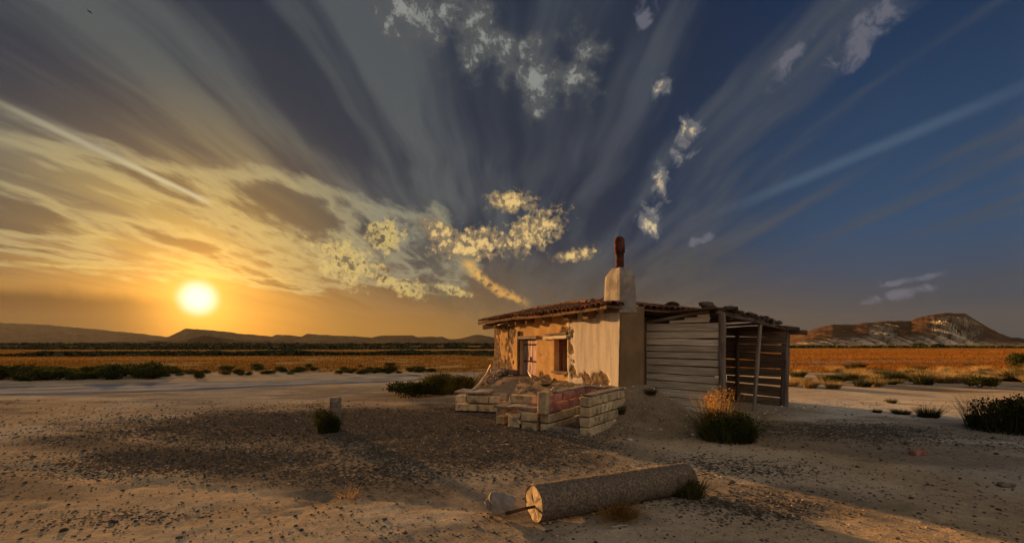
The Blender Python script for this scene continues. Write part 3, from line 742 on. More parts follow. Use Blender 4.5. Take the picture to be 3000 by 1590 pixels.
# chimney stack, pot and lightning rod
def chimney():
    prof = [(2.30, 1.06), (2.55, 1.03), (2.80, .99), (3.05, .95), (3.13, .93), (3.22, .72), (3.30, .50)]
    sc0, tc0, hs, ht = .285, .215, .30, .225; v = []; f = []
    m = 6
    for z, k in prof:
        ring = []
        for e in range(4):
            (a, b), (c, d) = [((-1, -1), (-1, 1)), ((-1, 1), (1, 1)), ((1, 1), (1, -1)), ((1, -1), (-1, -1))][e]
            for q in range(m):
                x = a + (c - a) * q / m; y = b + (d - b) * q / m
                rr = 1 - .035 * (abs(x) > .99 and abs(y) > .99)
                j = (mnoise.noise(Vector((x * 1.3, y * 1.3, z * 3))) * .010)
                v.append(HW(sc0 + (x * hs * rr) * k + j, tc0 + (y * ht * rr) * k + j, z + mnoise.noise(Vector((x, y * 2, z * 2))) * .02))
    n = 4 * m
    for i in range(len(prof) - 1):
        for q in range(n): f.append((i * n + q, i * n + (q + 1) % n, (i + 1) * n + (q + 1) % n, (i + 1) * n + q))
    f.append(tuple(range((len(prof) - 1) * n, len(prof) * n)))
    c = obj('chimney', mesh('chimney', v, f), M_CHIM, hut, Matrix.Identity(4))
    b = HW(sc0, tc0, 3.28)
    pts = [(0, .095), (.05, .092), (.30, .088), (.36, .095), (.37, .112), (.52, .116), (.62, .115), (.68, .105), (.72, .08), (.745, .04), (.75, .01)]
    obj('chimney_pot', tube_mesh([b + Vector((.005 * math.sin(z * 8), 0, z)) for z, _ in pts], [r for _, r in pts], 16, jit=.02, seed=4), M_PIPE, c, Matrix.Identity(4))
    obj('iron_rod', tube_mesh([b + Vector((0, 0, .73)), b + Vector((.004, 0, .89))], [.007, .003], 5), M_IRON, c, Matrix.Identity(4))
chimney()

# door of the stable end: planks, studded straps, frame
def door():
    t = .10; s0, s1, z0, z1 = DOOR[0] + .05, DOOR[1] - .08, DOOR[2], DOOR[3] - .05
    d = beam('door', HW((s0 + s1) / 2, t + .045, z0), HW((s0 + s1) / 2, t + .045, z1), s1 - s0, .03, M_DOOR, hut, up=HW(0, 1) - HW(0, 0), n=2, seed=300)
    n = 6; w_ = (s1 - s0) / n
    for k in range(n):
        sm = s0 + (k + .5) * w_
        beam('plank', HW(sm, t, z0 + .01 + .02 * (k % 2)), HW(sm, t + random.uniform(-.006, .006), z1 - random.uniform(0, .03)), w_ - .012, .03, M_DOOR, d, up=HW(0, 1) - HW(0, 0), n=2, seed=310 + k, ch=.004)
    for zz in (z0 + .12, z0 + .62, z1 - .14):
        st = beam('hinge_strap', HW(s0 + .03, t - .022, zz), HW(s1 - .05, t - .022, zz), .012, .045, M_IRON, d, n=2, seed=330, ch=.003)
    for zz in (z0 + .62, z1 - .14):
        for q in range(8):
            p = HW(s0 + .1 + q * (s1 - s0 - .2) / 7, t - .034, zz)
            obj('stud', STUD, M_IRON, d, Matrix.Translation(p))
    obj('latch', LATCH, M_IRON, d, Matrix.Translation(HW(s0 + (s1 - s0) * .45, t - .04, z0 + .70)))
    beam('door_lintel', HW(DOOR[0] - .12, .02, DOOR[3] + .03), HW(DOOR[1] + .12, .02, DOOR[3] + .03), .14, .10, M_POST, hut, n=3, seed=340, ch=.012)
    beam('door_post', HW(DOOR[1] + .10, .0, .30), HW(DOOR[1] + .06, .01, 2.03), .12, .10, M_PLANKDK, hut, up=HW(1, 0) - HW(0, 0), n=4, jit=.01, seed=341, ch=.02)
    beam('door_jamb', HW(DOOR[0] + .02, .09, DOOR[2] - .1), HW(DOOR[0] + .02, .09, DOOR[3]), .06, .07, M_REDWOOD, hut, up=HW(1, 0) - HW(0, 0), n=3, seed=342)
    beam('crossbar', HW(DOOR[0] + .02, .0, DOOR[2] + .16), HW(DOOR[1] - .02, .0, DOOR[2] + .13), .05, .06, M_PLANKDK, hut, n=3, seed=343)
STUD = tube_mesh([(0, 0, -.014), (0, 0, .006), (0, 0, .014)], [.02, .018, .006], 6)
LATCH = beam_mesh(.10, .03, .13, n=1, seed=5)
door()
def window():
    s0, s1, z0, z1 = WIN
    fr = beam('window', HW(s0 + .04, .12, z0), HW(s0 + .04, .12, z1), .09, .09, M_REDWOOD, hut, up=HW(1, 0) - HW(0, 0), n=3, seed=350, ch=.008)
    beam('frame', HW(s1 - .04, .22, z0), HW(s1 - .04, .22, z1), .07, .07, M_REDWOOD, fr, up=HW(1, 0) - HW(0, 0), n=3, seed=351)
    beam('frame', HW(s0, .2, z1 - .04), HW(s1, .2, z1 - .04), .07, .07, M_REDWOOD, fr, n=3, seed=352)
    beam('sill', HW(s0 - .05, .10, z0 + .015), HW(s1 + .05, .05, z0 + .015), .22, .06, M_POST, hut, n=3, seed=353, ch=.012)
    # the one casement still hanging, swung half open into the room
    h0 = HW(s0 + .09, .16, 0); h1 = HW(s0 + .36, .22, 0); dz = (z1 - z0 - .1) / 4
    for k in range(5):
        zz = z0 + .05 + k * dz
        beam('glazing_bar', h0 + Vector((0, 0, zz)), h1 + Vector((0, 0, zz)), .035, .03, M_REDWOOD, fr, n=1, seed=360 + k, ch=.004)
    for q in (0, .5, 1):
        p = h0.lerp(h1, q)
        beam('glazing_bar', p + Vector((0, 0, z0 + .035)), p + Vector((0, 0, z1 - .035)), .035, .036 if q == .5 else .055, M_REDWOOD, fr, up=h1 - h0, n=2, seed=366, ch=.004)
    for k in range(4):
        for q in (0, .5):
            if (k, q) in ((1, .5),): continue                  # one pane is gone
            a = h0.lerp(h1, q + .03); b = h0.lerp(h1, q + .47); za = z0 + .07 + k * dz; zb = za + dz - .04
            nrm = (b - a).cross(Vector((0, 0, 1))).normalized() * .003
            vv = [a + Vector((0, 0, za)), b + Vector((0, 0, za)), b + Vector((0, 0, zb)), a + Vector((0, 0, zb))]
            vv = [p + nrm for p in vv] + [p - nrm for p in vv]
            obj('pane', mesh('pane', vv, [(0, 1, 2, 3), (7, 6, 5, 4), (0, 4, 5, 1), (1, 5, 6, 2), (2, 6, 7, 3), (3, 7, 4, 0)]), M_GLASS, fr, Matrix.Identity(4))
    beam('lintel', HW(s0 - .06, .03, z1 + .06), HW(s1 + .55, .03, z1 + .035), .16, .09, M_PLANK, hut, n=4, jit=.007, seed=370, ch=.012)
    beam('lintel', HW(s0 - .02, .03, z1 + .155), HW(s1 + .45, .03, z1 + .125), .13, .06, M_POST, hut, n=4, jit=.007, seed=371, ch=.012)
window()

# ------------------------------------------------------------------ the shed of planks
A_, B_, C_, D_ = Vector((3.32, 11.35, 0)), Vector((4.72, 10.32, 0)), Vector((7.0, 11.72, 0)), Vector((5.60, 12.75, 0))
shed = thing('plank_shed', (5.2, 11.5, .05), 'open-sided lean-to shed of weathered horizontal planks beside the hut', 'shed')
ab = (B_ - A_).normalized(); nab = Vector((ab.y, -ab.x, 0))      # towards the viewer
def zof(v, z): return Vector((v.x, v.y, z))
rd = random.Random(12)
edges = [2.105, 1.905, 1.735, 1.57, 1.42, 1.26, 1.08, .88, .71, .52, .33, .14, -.04]
LAB = (B_ - A_).length
for k in range(len(edges) - 1):
    top, bot = edges[k], edges[k + 1]; h = top - bot - (.020 if k != 5 else .034)
    e = LAB + (-.02 if k < 9 else -.16)
    s0 = 0.0
    zc = (top + bot) / 2
    tilt = rd.uniform(-.012, .012) - .01
    p0 = A_ + ab * s0 + nab * (.012 * (k % 2)); p1 = A_ + ab * e + nab * (.012 * (k % 2))
    beam('plank', zof(p0, zc - tilt), zof(p1, zc + tilt), .028, h, M_PLANK, shed, n=6, ch=.004, jit=.004, bow=rd.uniform(-.008, .008), seed=400 + k, rag=.012)
# sloping verge board and the short boards of the triangle under it
beam('verge_board', zof(A_ + nab * .05, 2.13), zof(B_ + nab * .05 - ab * .22, 2.36), .03, .075, M_POST, shed, n=5, seed=430, ch=.005)
for k, (q, zz, hh) in enumerate(((.36, 2.14, .07), (.55, 2.20, .06), (.72, 2.265, .055))):
    beam('plank', zof(A_.lerp(B_, q), zz), zof(A_.lerp(B_, .87), zz + .008), .022, hh, M_PLANK, shed, n=2, seed=434 + k, ch=.004, rag=.02)
beam('post', zof(B_ + nab * .03 + ab * .06, gz(B_.x, B_.y) - .1), zof(B_ + ab * .04, 2.31), .14, .14, M_POST, shed, up=ab, n=6, jit=.01, seed=440, ch=.03)
beam('post', zof(B_ + nab * .12 - ab * .05, gz(B_.x, B_.y) - .1), zof(B_ + nab * .12 - ab * .05, .46), .10, .13, M_PLANK, shed, up=ab, n=2, jit=.006, seed=441, ch=.01)
bc = (C_ - B_).normalized(); LBC = (C_ - B_).length
pm = B_ + bc * (LBC * .50); pt = B_ + bc * (LBC * .60)
beam('post', zof(pm - Vector((.03, .05, 0)), gz(pm.x, pm.y) - .1), zof(pt, 2.1), .07, .09, M_POST, shed, up=bc, n=5, jit=.008, seed=442, ch=.014)
beam('post', zof(C_, gz(C_.x, C_.y) - .1), zof(C_ + bc * .12, 1.99), .16, .16, M_POST, shed, up=bc, n=6, jit=.012, seed=443, ch=.03)
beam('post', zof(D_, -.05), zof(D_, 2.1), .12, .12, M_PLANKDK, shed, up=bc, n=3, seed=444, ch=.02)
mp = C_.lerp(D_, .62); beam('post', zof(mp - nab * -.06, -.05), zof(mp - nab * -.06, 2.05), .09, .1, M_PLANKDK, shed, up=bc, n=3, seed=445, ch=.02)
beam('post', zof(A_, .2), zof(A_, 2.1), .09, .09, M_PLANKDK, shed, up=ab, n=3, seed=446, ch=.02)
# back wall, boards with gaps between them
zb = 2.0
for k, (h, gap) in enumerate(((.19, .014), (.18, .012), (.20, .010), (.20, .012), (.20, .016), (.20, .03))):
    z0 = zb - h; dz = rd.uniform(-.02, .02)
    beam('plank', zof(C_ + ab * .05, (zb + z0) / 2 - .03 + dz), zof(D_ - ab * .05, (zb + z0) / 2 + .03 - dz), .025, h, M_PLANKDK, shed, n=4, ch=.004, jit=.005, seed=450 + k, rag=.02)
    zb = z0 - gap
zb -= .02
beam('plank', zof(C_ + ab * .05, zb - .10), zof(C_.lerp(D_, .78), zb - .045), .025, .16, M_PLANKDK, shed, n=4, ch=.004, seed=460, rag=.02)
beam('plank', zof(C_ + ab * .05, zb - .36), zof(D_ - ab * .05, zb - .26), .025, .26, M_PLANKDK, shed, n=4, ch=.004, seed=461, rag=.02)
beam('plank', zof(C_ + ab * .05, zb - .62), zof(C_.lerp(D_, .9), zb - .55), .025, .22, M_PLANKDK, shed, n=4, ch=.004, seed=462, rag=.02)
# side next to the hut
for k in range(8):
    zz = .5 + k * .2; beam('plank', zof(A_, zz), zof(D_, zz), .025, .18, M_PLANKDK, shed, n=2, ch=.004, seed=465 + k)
# roof frame
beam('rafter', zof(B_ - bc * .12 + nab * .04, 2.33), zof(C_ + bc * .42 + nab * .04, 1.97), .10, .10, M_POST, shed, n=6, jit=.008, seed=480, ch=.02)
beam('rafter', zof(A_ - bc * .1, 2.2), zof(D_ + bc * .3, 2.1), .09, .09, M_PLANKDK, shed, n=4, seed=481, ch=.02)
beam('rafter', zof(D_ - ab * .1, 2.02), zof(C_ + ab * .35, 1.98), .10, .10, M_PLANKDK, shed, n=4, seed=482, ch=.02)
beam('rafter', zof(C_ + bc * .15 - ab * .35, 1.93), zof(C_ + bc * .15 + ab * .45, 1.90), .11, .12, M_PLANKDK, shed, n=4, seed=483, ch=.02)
def shed_roof_z(q, p):   # q 0..1 from AB towards CD, p 0..1 from the front edge back
    return 2.41 - .36 * q - .05 * p
for k in range(15):
    q = -.04 + k * .079
    f0 = B_.lerp(C_, q) + nab * .22; f1 = A_.lerp(D_, q) - nab * .15
    hh = rd.uniform(-.02, .02)
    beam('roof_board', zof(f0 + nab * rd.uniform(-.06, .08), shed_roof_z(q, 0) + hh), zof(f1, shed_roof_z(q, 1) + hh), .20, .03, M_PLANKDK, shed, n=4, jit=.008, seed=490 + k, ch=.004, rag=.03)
# loose weighting stones and rubble lying on the roofs
RM = [rock_mesh(k, ICO2, rd.uniform(.55, .85)) for k in range(8)]
RS = [rock_mesh(20 + k, ICO1, rd.uniform(.5, .8)) for k in range(5)]
def stone(name, p, r, label, cat='stone', group=None, m=None, flat=None, lib=RM, rz=None):
    me = lib[rd.randrange(len(lib))]
    if m is not None and m is not M_STONE:
        key = (me.name, m.name)
        if key not in STM: c = me.copy(); c.materials.clear(); c.materials.append(m); STM[key] = c
        me = STM[key]
    M = Matrix.Translation(p) @ Matrix.Rotation(rd.uniform(0, 6.3) if rz is None else rz, 4, 'Z') @ Matrix.Rotation(rd.uniform(-.3, .3), 4, 'X') @ Matrix.Diagonal((r * rd.uniform(.9, 1.25), r, r * (flat or rd.uniform(.75, 1.05)), 1))
    o = obj(name, me, M_STONE, None, M); return setprops(o, label, cat, group)
STM = {}
def on_shed(q, p, r, **k):
    b = (B_.lerp(C_, q) + nab * .2).lerp(A_.lerp(D_, q), p)
    return zof(b, shed_roof_z(q, p) + r * .35 + .02)
stone('roof_stone', on_shed(-.02, .12, .15), .15, 'large rounded stone weighting the peak corner of the shed roof', m=M_DKSTONE, flat=1.0)
for k in range(46):
    q = rd.uniform(.06, 1.06); p = abs(rd.gauss(.05, .12)); r = rd.uniform(.05, .11) * (1.25 if rd.random() < .15 else 1)
    stone('roof_stone', on_shed(q, min(p, .8), r) + Vector((0, 0, rd.uniform(0, .05))), r, 'dark rubble stone lying along the edge of the shed roof', group='rubble on the shed roof', m=M_DKSTONE, lib=RS if rd.random() < .5 else RM)
# a broken slab and loose boards at the low corner
sl = obj('roof_slab', beam_mesh(.42, .2, .07, n=2, seed=8, ch=.015, jit=.01), M_DKSTONE, None, Matrix.Translation(on_shed(.10, .1, .05)) @ Matrix.Rotation(-.2, 4, 'Z'))
setprops(sl, 'flat dark slab lying on the shed roof near its peak', 'slab')
for k in range(3):
    b = beam('loose_board', on_shed(1.02, .05 + .1 * k, .03) + Vector((-.2, 0, .02 + .035 * k)), on_shed(1.13, -.02 + .1 * k, .03) + Vector((.12, 0, .03 * k)), .09, .02, M_POST, None, n=2, seed=520 + k, ch=.003)
    setprops(b, 'short loose board sticking out of the shed roof at its low corner', 'board', 'loose boards at the low corner of the shed roof')
# stones on the hut roof
def on_hut(s, t, r): return HW(s, t, roof_z(s, t) + r * .45 + .05)
stone('roof_stone', on_hut(2.65, 1.05, .12), .12, 'round grey stone on the tiled hut roof left of the chimney', m=M_DKSTONE)
stone('roof_stone', on_hut(.95, 2.35, .17), .17, 'flat dark stone lying on the hut roof above the planks', m=M_DKSTONE, flat=.55, rz=.5)
for s, t in ((7.7, .9), (7.4, 1.1), (6.9, 1.2), (8.0, .2)):
    stone('roof_stone', on_hut(s, t, .08), .09, 'small stone on the far end of the hut roof', group='stones on the far end of the hut roof', m=M_DKSTONE)
# ------------------------------------------------------------------ barbecue of concrete blocks
def block_set(n, L, w_, h, seed):
    return [beam_mesh(L - .024, w_, h - .020, n=2, ch=.012, jit=.004, seed=seed + k) for k in range(n)]
BL = .56; BH = .18; BT = .19
FULL = block_set(4, BL, BT, BH, 600); HALF = block_set(3, BL / 2, BT, BH, 620)
FULLR = [m.copy() for m in FULL]; HALFR = [m.copy() for m in HALF]
for m in FULLR + HALFR: m.materials.clear(); m.materials.append(M_BLOCKRED)
bbq = thing('block_barbecue', BW(.8, -.52, .02), 'three-sided barbecue of pale concrete blocks, open at the front', 'barbecue')
rb = random.Random(5)
def course(pt, d, length, z, off, parent, red=False, m=None, skip=()):
    """a course of blocks from pt along the direction d; off shifts the joints"""
    x = 0.0; k = 0; cuts = [0.0]
    if off: cuts.append(BL / 2)
    while cuts[-1] + .05 < length: cuts.append(min(cuts[-1] + BL, length))
    for a, b in zip(cuts[:-1], cuts[1:]):
        k += 1
        if k in skip or b - a < .06: continue
        lib = (FULLR if red else FULL) if b - a > BL * .75 else (HALFR if red else HALF)
        me = lib[rb.randrange(len(lib))]
        p = pt + d * a; M, _ = frame(p, p + d); M.translation = p + Vector((0, 0, z + BH / 2))
        M = M @ Matrix.Rotation(rb.uniform(-.012, .012), 4, 'Z') @ Matrix.Diagonal((((b - a) - .012) / ((BL if b - a > BL * .75 else BL / 2) - .012), 1, 1, 1))
        obj('block', me, M_BLOCK, parent, M)
dA = Vector((*BA, 0)); dB = Vector((*BB, 0))
Z0 = -.03
for c in range(4):
    z = Z0 + c * BH
    course(BW(0, -BT / 2), dA, LQ, z, c % 2 == 1, bbq)
    course(BW(0, -WQ + BT / 2), dA, LQ, z, c % 2 == 0, bbq, red=c >= 2, skip=())
    course(BW(LQ - BT / 2, -WQ + BT + .004), dB, WQ - 2 * BT - .008, z, c % 2 == 1, bbq, red=True)
# the front end of the left wall keeps a pale block on top
beam('end_block', BW(-.012, -WQ + BT / 2, Z0 + 2 * BH), BW(-.012, -WQ + BT / 2, Z0 + 4.25 * BH), BT * .95, .20, M_BLOCK, bbq, up=dA, n=2, seed=640, ch=.012)
for k in range(2):   # threshold blocks
    beam('kerb_block', BW(.06, -WQ + .01 + BT + .30 * k, .045), BW(.06, -WQ + .01 + BT + .30 * k + .28, .045), .16, .12, M_MORTAR, bbq, n=2, seed=642 + k, ch=.012)
# mortar smears capping the walls
def cap(p0, p1, wy, parent, seed, z):
    beam('mortar_cap', Vector((p0.x, p0.y, z)), Vector((p1.x, p1.y, z)), wy, .035, M_MORTAR, parent, n=7, jit=.008, seed=seed, ch=.012)
cap(BW(.05, -BT / 2), BW((LQ - .02), -BT / 2), BT * 1.04, bbq, 650, Z0 + 4 * BH + .012)
cap(BW(.25, -WQ + BT / 2), BW((LQ - .02), -WQ + BT / 2), BT * 1.0, bbq, 651, Z0 + 4 * BH + .012)
cap(BW(LQ - BT / 2, -WQ + BT), BW(LQ - BT / 2, -BT), BT * 1.0, bbq, 652, Z0 + 4 * BH + .014)

# broken low hearth to the left of it
hearth = thing('broken_hearth', BW(.3, -1.7, 0), 'low broken hearth of blocks under a cracked slab left of the barbecue', 'hearth')
def bb(a, b, z=0): return BW(a, b, z)
course(bb(.04, -1.36), dB, .34, Z0, False, hearth); course(bb(.06, -1.38), dB, .37, Z0 + BH, False, hearth, m=None)
beam('slab', bb(.28, -2.06, .37), bb(.36, -1.02, .385), .60, .055, M_MORTAR, hearth, n=8, jit=.012, seed=660, ch=.014, rag=.04)
for k, (a, b, z, L) in enumerate(((.68, -2.00, .0, .30), (.68, -1.99, .18, .32))):
    M, _ = frame(bb(a, b), bb(a - .4, b)); M.translation = bb(a, b, z + .085)
    obj('block', FULL[k], M_BLOCK, hearth, M)
M = Matrix.Translation(bb(-.02, -1.56, .13)) @ Matrix.Rotation(R(62), 4, 'Z') @ Matrix.Rotation(R(-78), 4, 'Y')
obj('broken_slab', beam_mesh(.27, .24, .04, n=2, seed=662, ch=.01, jit=.012, rag=.02), M_BLOCK, hearth, Matrix.Translation(Vector((0, 0, -.12))) @ M)
M = Matrix.Translation(bb(.05, -1.72, .26)) @ Matrix.Rotation(R(-25), 4, 'Z') @ Matrix.Rotation(R(28), 4, 'Y')
obj('broken_slab', beam_mesh(.34, .26, .045, n=2, seed=663, ch=.01, jit=.012, rag=.02), M_BLOCK, hearth, M)
M = Matrix.Translation(bb(.60, -2.02, .475)) @ Matrix.Rotation(R(-30), 4, 'Z')
lo = obj('block', FULL[2], M_BLOCK, None, M); lo.name = 'loose_block'; setprops(lo, 'loose concrete block lying on the far end of the hearth slab', 'block')
# earth and mortar fill behind the hearth slab
# low trough further left
tr = thing('block_trough', (-.95, 11.5, 0), 'low dark block trough with a stone slab on top, left of the hearth', 'trough')
q0 = Vector((-1.33, 10.95, .03)); q1 = Vector((-.28, 10.7, .03)); dq = (q1 - q0).normalized(); nq = Vector((-dq.y, dq.x, 0))
for c in range(2):
    course(q0, dq, 1.08, -.02 + c * .2, c == 1, tr); course(q0 + nq * .62, dq, 1.08, -.02 + c * .2, c == 0, tr)
    course(q0 + nq * .10 + dq * .095, nq, .42, -.02 + c * .2, c == 0, tr)
beam('slab', q0 + nq * .28 + Vector((-.05, 0, .42)) , q0 + dq * .80 + nq * .30 + Vector((0, 0, .42)), .70, .05, M_CHIM, tr, n=5, jit=.008, seed=670, ch=.012)
pole = obj('leaning_pole', tube_mesh([(-1.02, 11.1, .44), (-.9, 12.6, .50), (-.80, 14.3, .66), (-.74, 15.7, .88)], [.035, .034, .03, .026], 8, jit=.06), M_PLANK)
setprops(pole, 'thin pale wooden pole leaning from the trough up to the hut corner', 'pole')
# ------------------------------------------------------------------ rubble at the foot of the facade
rd = random.Random(21)
for k in range(70):
    s = rd.uniform(.1, 7.6); t = -abs(rd.gauss(.12, .42)) - .06
    if 3.9 < s < 5.5 and t > -.25: continue
    p = HW(s, t); z = gz(p.x, p.y); r = rd.uniform(.03, .085) * (1.7 if s > 5.6 else 1)
    stone('rubble_stone', Vector((p.x, p.y, z + r * .28)), r, 'angular brown stone in the rubble along the foot of the facade', group='rubble along the foot of the facade', lib=RM)
for k, (px, py, Y, r, lab) in enumerate((
        (1475, 1112, 15.2, .26, 'big brown stone heaped against the far corner of the hut'),
        (1497, 1098, 15.0, .30, 'tall dark boulder standing left of the stable door'),
        (1455, 1100, 16.2, .22, 'rough boulder at the very end of the hut facade'),
        (1447, 1118, 15.8, .18, 'squat stone by the top end of the leaning pole'))):
    p = at(px, py, Y); stone('boulder', Vector((p.x, p.y, gz(p.x, p.y) + r * .3)), r, lab, 'boulder', m=M_STONE)
bl = obj('tilted_board', beam_mesh(.30, .20, .03, n=1, seed=44, ch=.004), M_PLANK, None, Matrix.Translation(HW(4.05, -.16, .60)) @ Matrix.Rotation(math.atan2(U[1], U[0]), 4, 'Z') @ Matrix.Rotation(R(-35), 4, 'Y') @ Matrix.Rotation(R(60), 4, 'X'))
setprops(bl, 'small pale board leaning against the foot of the stable door', 'board')
# debris on the earth slope between hut and hearth
for k in range(34):
    s = rd.uniform(1.2, 6.0); t = -rd.uniform(.5, 2.2); p = HW(s, t)
    if p.y < 8.7: continue
    r = rd.uniform(.03, .10); stone('slope_stone', Vector((p.x, p.y, gz(p.x, p.y) + r * .25)), r, 'loose stone on the earth slope between the hut and the hearth', group='stones on the earth slope', lib=RM)

# ------------------------------------------------------------------ fallen concrete column
def column():
    p0 = Vector((.195, 4.10, .165)); p1 = Vector((1.90, 4.96, .15))
    M, L = frame(p0, p1)
    root = thing('fallen_column', (p0 + p1) / 2 - Vector((0, 0, .16)), 'fallen round concrete column with exposed pebbles lying on the dirt', 'column')
    na, nl = 132, 240; x = np.linspace(0, L, nl); an = np.linspace(0, 2 * np.pi, na, endpoint=False)
    XX, AA = np.meshgrid(x, an, indexing='ij')
    pb = fbm(XX * 62, AA * 10.5, 2, 701); rr = .170 - .012 * XX / L + (pb - .5) * .006 + (fbm(XX * 4, AA * 1.0, 3, 705) - .5) * .014
    tot = AA + .0
    # seam-free: blend noise across the wrap
    wv = AA / (2 * np.pi); rr2 = .170 - .012 * XX / L + (fbm(XX * 62, (AA - 2 * np.pi) * 10.5, 2, 701) - .5) * .006 + (fbm(XX * 4, (AA - 2 * np.pi), 3, 705) - .5) * .014
    k = sst(.85, 1.0, wv); rr = rr * (1 - k) + rr2 * k
    endb = np.minimum(XX, L - XX); rr = rr - .012 * (1 - sst(0, .03, endb))
    P = np.stack([XX, np.cos(AA) * rr, np.sin(AA) * rr], -1).reshape(-1, 3)
    F = []
    i = np.arange(nl * na).reshape(nl, na); j = np.roll(i, -1, 1)
    F = np.stack([i[:-1], j[:-1], j[1:], i[1:]], -1).reshape(-1, 4)
    me = np_mesh('column_shaft', P, F, True)
    t_ = (.75 + .5 * pb.ravel())[:, None] * np.array([[1, .96, .9]]); color_attr(me, t_)
    obj('column_shaft', me, mat('pebbly_concrete', (.08, .064, .052), (.215, .175, .14), 46, bump=.8, bscale=60, vary=0, attr='tint', bdist=.012, detail=4, ramp=(.32, .72), stain=((.10, .075, .055), 5, .5)), root, M)
    for e, xx in (('end_face', 0.004), ('far_face', L - .004)):
        rs = [.0, .05, .10, .14, .159 if xx < 1 else .147]; v = [(xx, 0, 0)]; f = []
        for r_ in rs[1:]:
            for a in an[::4]: v.append((xx + (mnoise.noise(Vector((r_ * 30, a * 2, xx))) * .012 if r_ < .155 else 0), math.cos(a) * r_, math.sin(a) * r_))
        n = na // 4
        for q in range(n): f.append((0, 1 + q, 1 + (q + 1) % n))
        for c in range(len(rs) - 2):
            for q in range(n): f.append((1 + c * n + q, 1 + (c + 1) * n + q, 1 + (c + 1) * n + (q + 1) % n, 1 + c * n + (q + 1) % n))
        obj('end_face', mesh(e, v, f, True), M_BLOCK, root, M)
    a = p0 + Vector((.02, 0, -.02)); d = (p0 - p1).normalized()
    obj('steel_bar', tube_mesh([a - d * .15, a + d * .10 + Vector((0, 0, -.005)), a + d * .30 + Vector((.0, .0, -.02))], .014, 8), M_IRON, root, Matrix.Identity(4))
    v, f = ICO3; out = []
    for p in v:
        q = Vector(p); n = mnoise.noise(q * 1.4 + Vector((3, 1, 8))) * .38 + mnoise.noise(q * 4 + Vector((3, 1, 8))) * .12 + mnoise.noise(q * 10) * .05
        q = q * (1 + n); out.append((q.x * .145, q.y * .12, q.z * .115))
    obj('concrete_lump', mesh('lump', out, f.tolist(), False), M_CHIM, root, Matrix.Translation(Vector((-.10, 4.22, .115))) @ Matrix.Rotation(.5, 4, 'Y'))
column()

# ------------------------------------------------------------------ small things on the ground
def gp(px, py):            # ground point under a photo pixel
    Y = EYE * FPX / (py - HY)
    for _ in range(4): Y = (EYE - gz((px - HX) / FPX * Y, Y)) * FPX / (py - HY)
    return Vector(((px - HX) / FPX * Y, Y, gz((px - HX) / FPX * Y, Y)))
p = gp(2692, 1333)
br = obj('loose_brick', beam_mesh(.22, .11, .065, n=1, seed=71, ch=.006), M_BLOCKRED, None, Matrix.Translation(p + Vector((-.1, 0, .035))) @ Matrix.Rotation(.2, 4, 'Z'))
setprops(br, 'single red-brown brick lying on the bare dirt', 'brick')
for px, py, r, m_, lab in ((2945, 1425, .07, M_STONE, 'brown stone beside a shallow rut in the sandy ground'), (1845, 1290, .05, M_PALESTONE, 'pale stone at the foot of the earth mound'), (2030, 1275, .045, M_PALESTONE, 'squarish white stone left of the green bush'),
                           (1935, 1258, .03, M_PALESTONE, 'small white stone on the earth mound'), (1895, 1482, .018, M_PALESTONE, 'tiny white pebble in front of the fallen column')):
    p = gp(px, py); stone('stone', p + Vector((0, 0, r * .3)), r, lab, m=m_)
p = gp(1790, 1548); bk = beam('split_stick', p + Vector((-.0, 0, .015)), p + Vector((.15, .035, .02)), .022, .018, M_PLANK, None, n=3, seed=75, ch=.004, taper=.5)
setprops(bk, 'pale split stick lying by the dry tuft', 'stick')
# bigger single stones scattered over the near ground
k = 0
while k < 130:
    y = rd.uniform(3.7, 9.5); x = rd.uniform(-1.15, 1.15) * y
    if y > 7 and x > .2 and x < 3: continue
    r = min(.05, .011 + abs(rd.gauss(0, .012))) * (y / 5) ** .5
    stone('ground_stone', Vector((x, y, gz(x, y) + r * .3)), r, 'small dark stone lying loose on the near dirt', group='dark stones scattered over the near ground', m=M_DKSTONE, lib=RS); k += 1

def gravel():
    v0, f0 = ICO1; n = 60000
    y = 3.3 * np.exp(rng.random(n) * math.log(13 / 3.3)); x = (rng.random(n) * 2 - 1) * y * 1.2
    dn = gravel_density(x, y); s, t = hut_st(x, y); md = rect_d(s, t, 0, 7.7, 0, 4.2); dn = np.maximum(dn * sst(.6, 1.8, md), .5 * (1 - sst(.8, 2.2, md))); ok = rng.random(n) < np.clip(dn, .10, 1) * .9
    ok &= rect_d(s, t, .0, 7.7, 0, 4.2) > .03
    x, y = x[ok], y[ok]; n = len(x)
    r = (.004 + np.abs(rng.normal(0, .0065, n))) * (y / 5) ** .35; r = np.minimum(r, .04)
    z = height(x, y) + r * .15
    a = rng.random(n) * 6.28; ca, sa = np.cos(a), np.sin(a)
    q = v0[None] * (1 + rng.normal(0, .16, (n, len(v0), 1))) * np.stack([r * rng.uniform(.9, 1.5, n), r, r * rng.uniform(.45, .8, n)], -1)[:, None, :]
    P = np.stack([q[..., 0] * ca[:, None] - q[..., 1] * sa[:, None] + x[:, None], q[..., 0] * sa[:, None] + q[..., 1] * ca[:, None] + y[:, None], q[..., 2] + z[:, None]], -1)
    F = (f0[None] + (np.arange(n) * len(v0))[:, None, None]).reshape(-1, 3)
    me = np_mesh('gravel', P.reshape(-1, 3), F)
    c = rng.uniform(.5, 1.7, n); c = np.where(rng.random(n) < .07, 4.0, c); c = c * (1 + 2.2 * (1 - sst(.8, 1.8, md[ok])))
    color_attr(me, np.repeat(c[:, None, None] * np.array([[[1, .95, .88]]]), len(v0), 1).reshape(-1, 3))
    setprops(obj('gravel', me, mat('gravel', (.05, .043, .037), (.11, .092, .075), 30, bump=0, vary=0, attr='tint')), 'dark gravel strewn over the pale dirt', kind='stuff')
gravel()
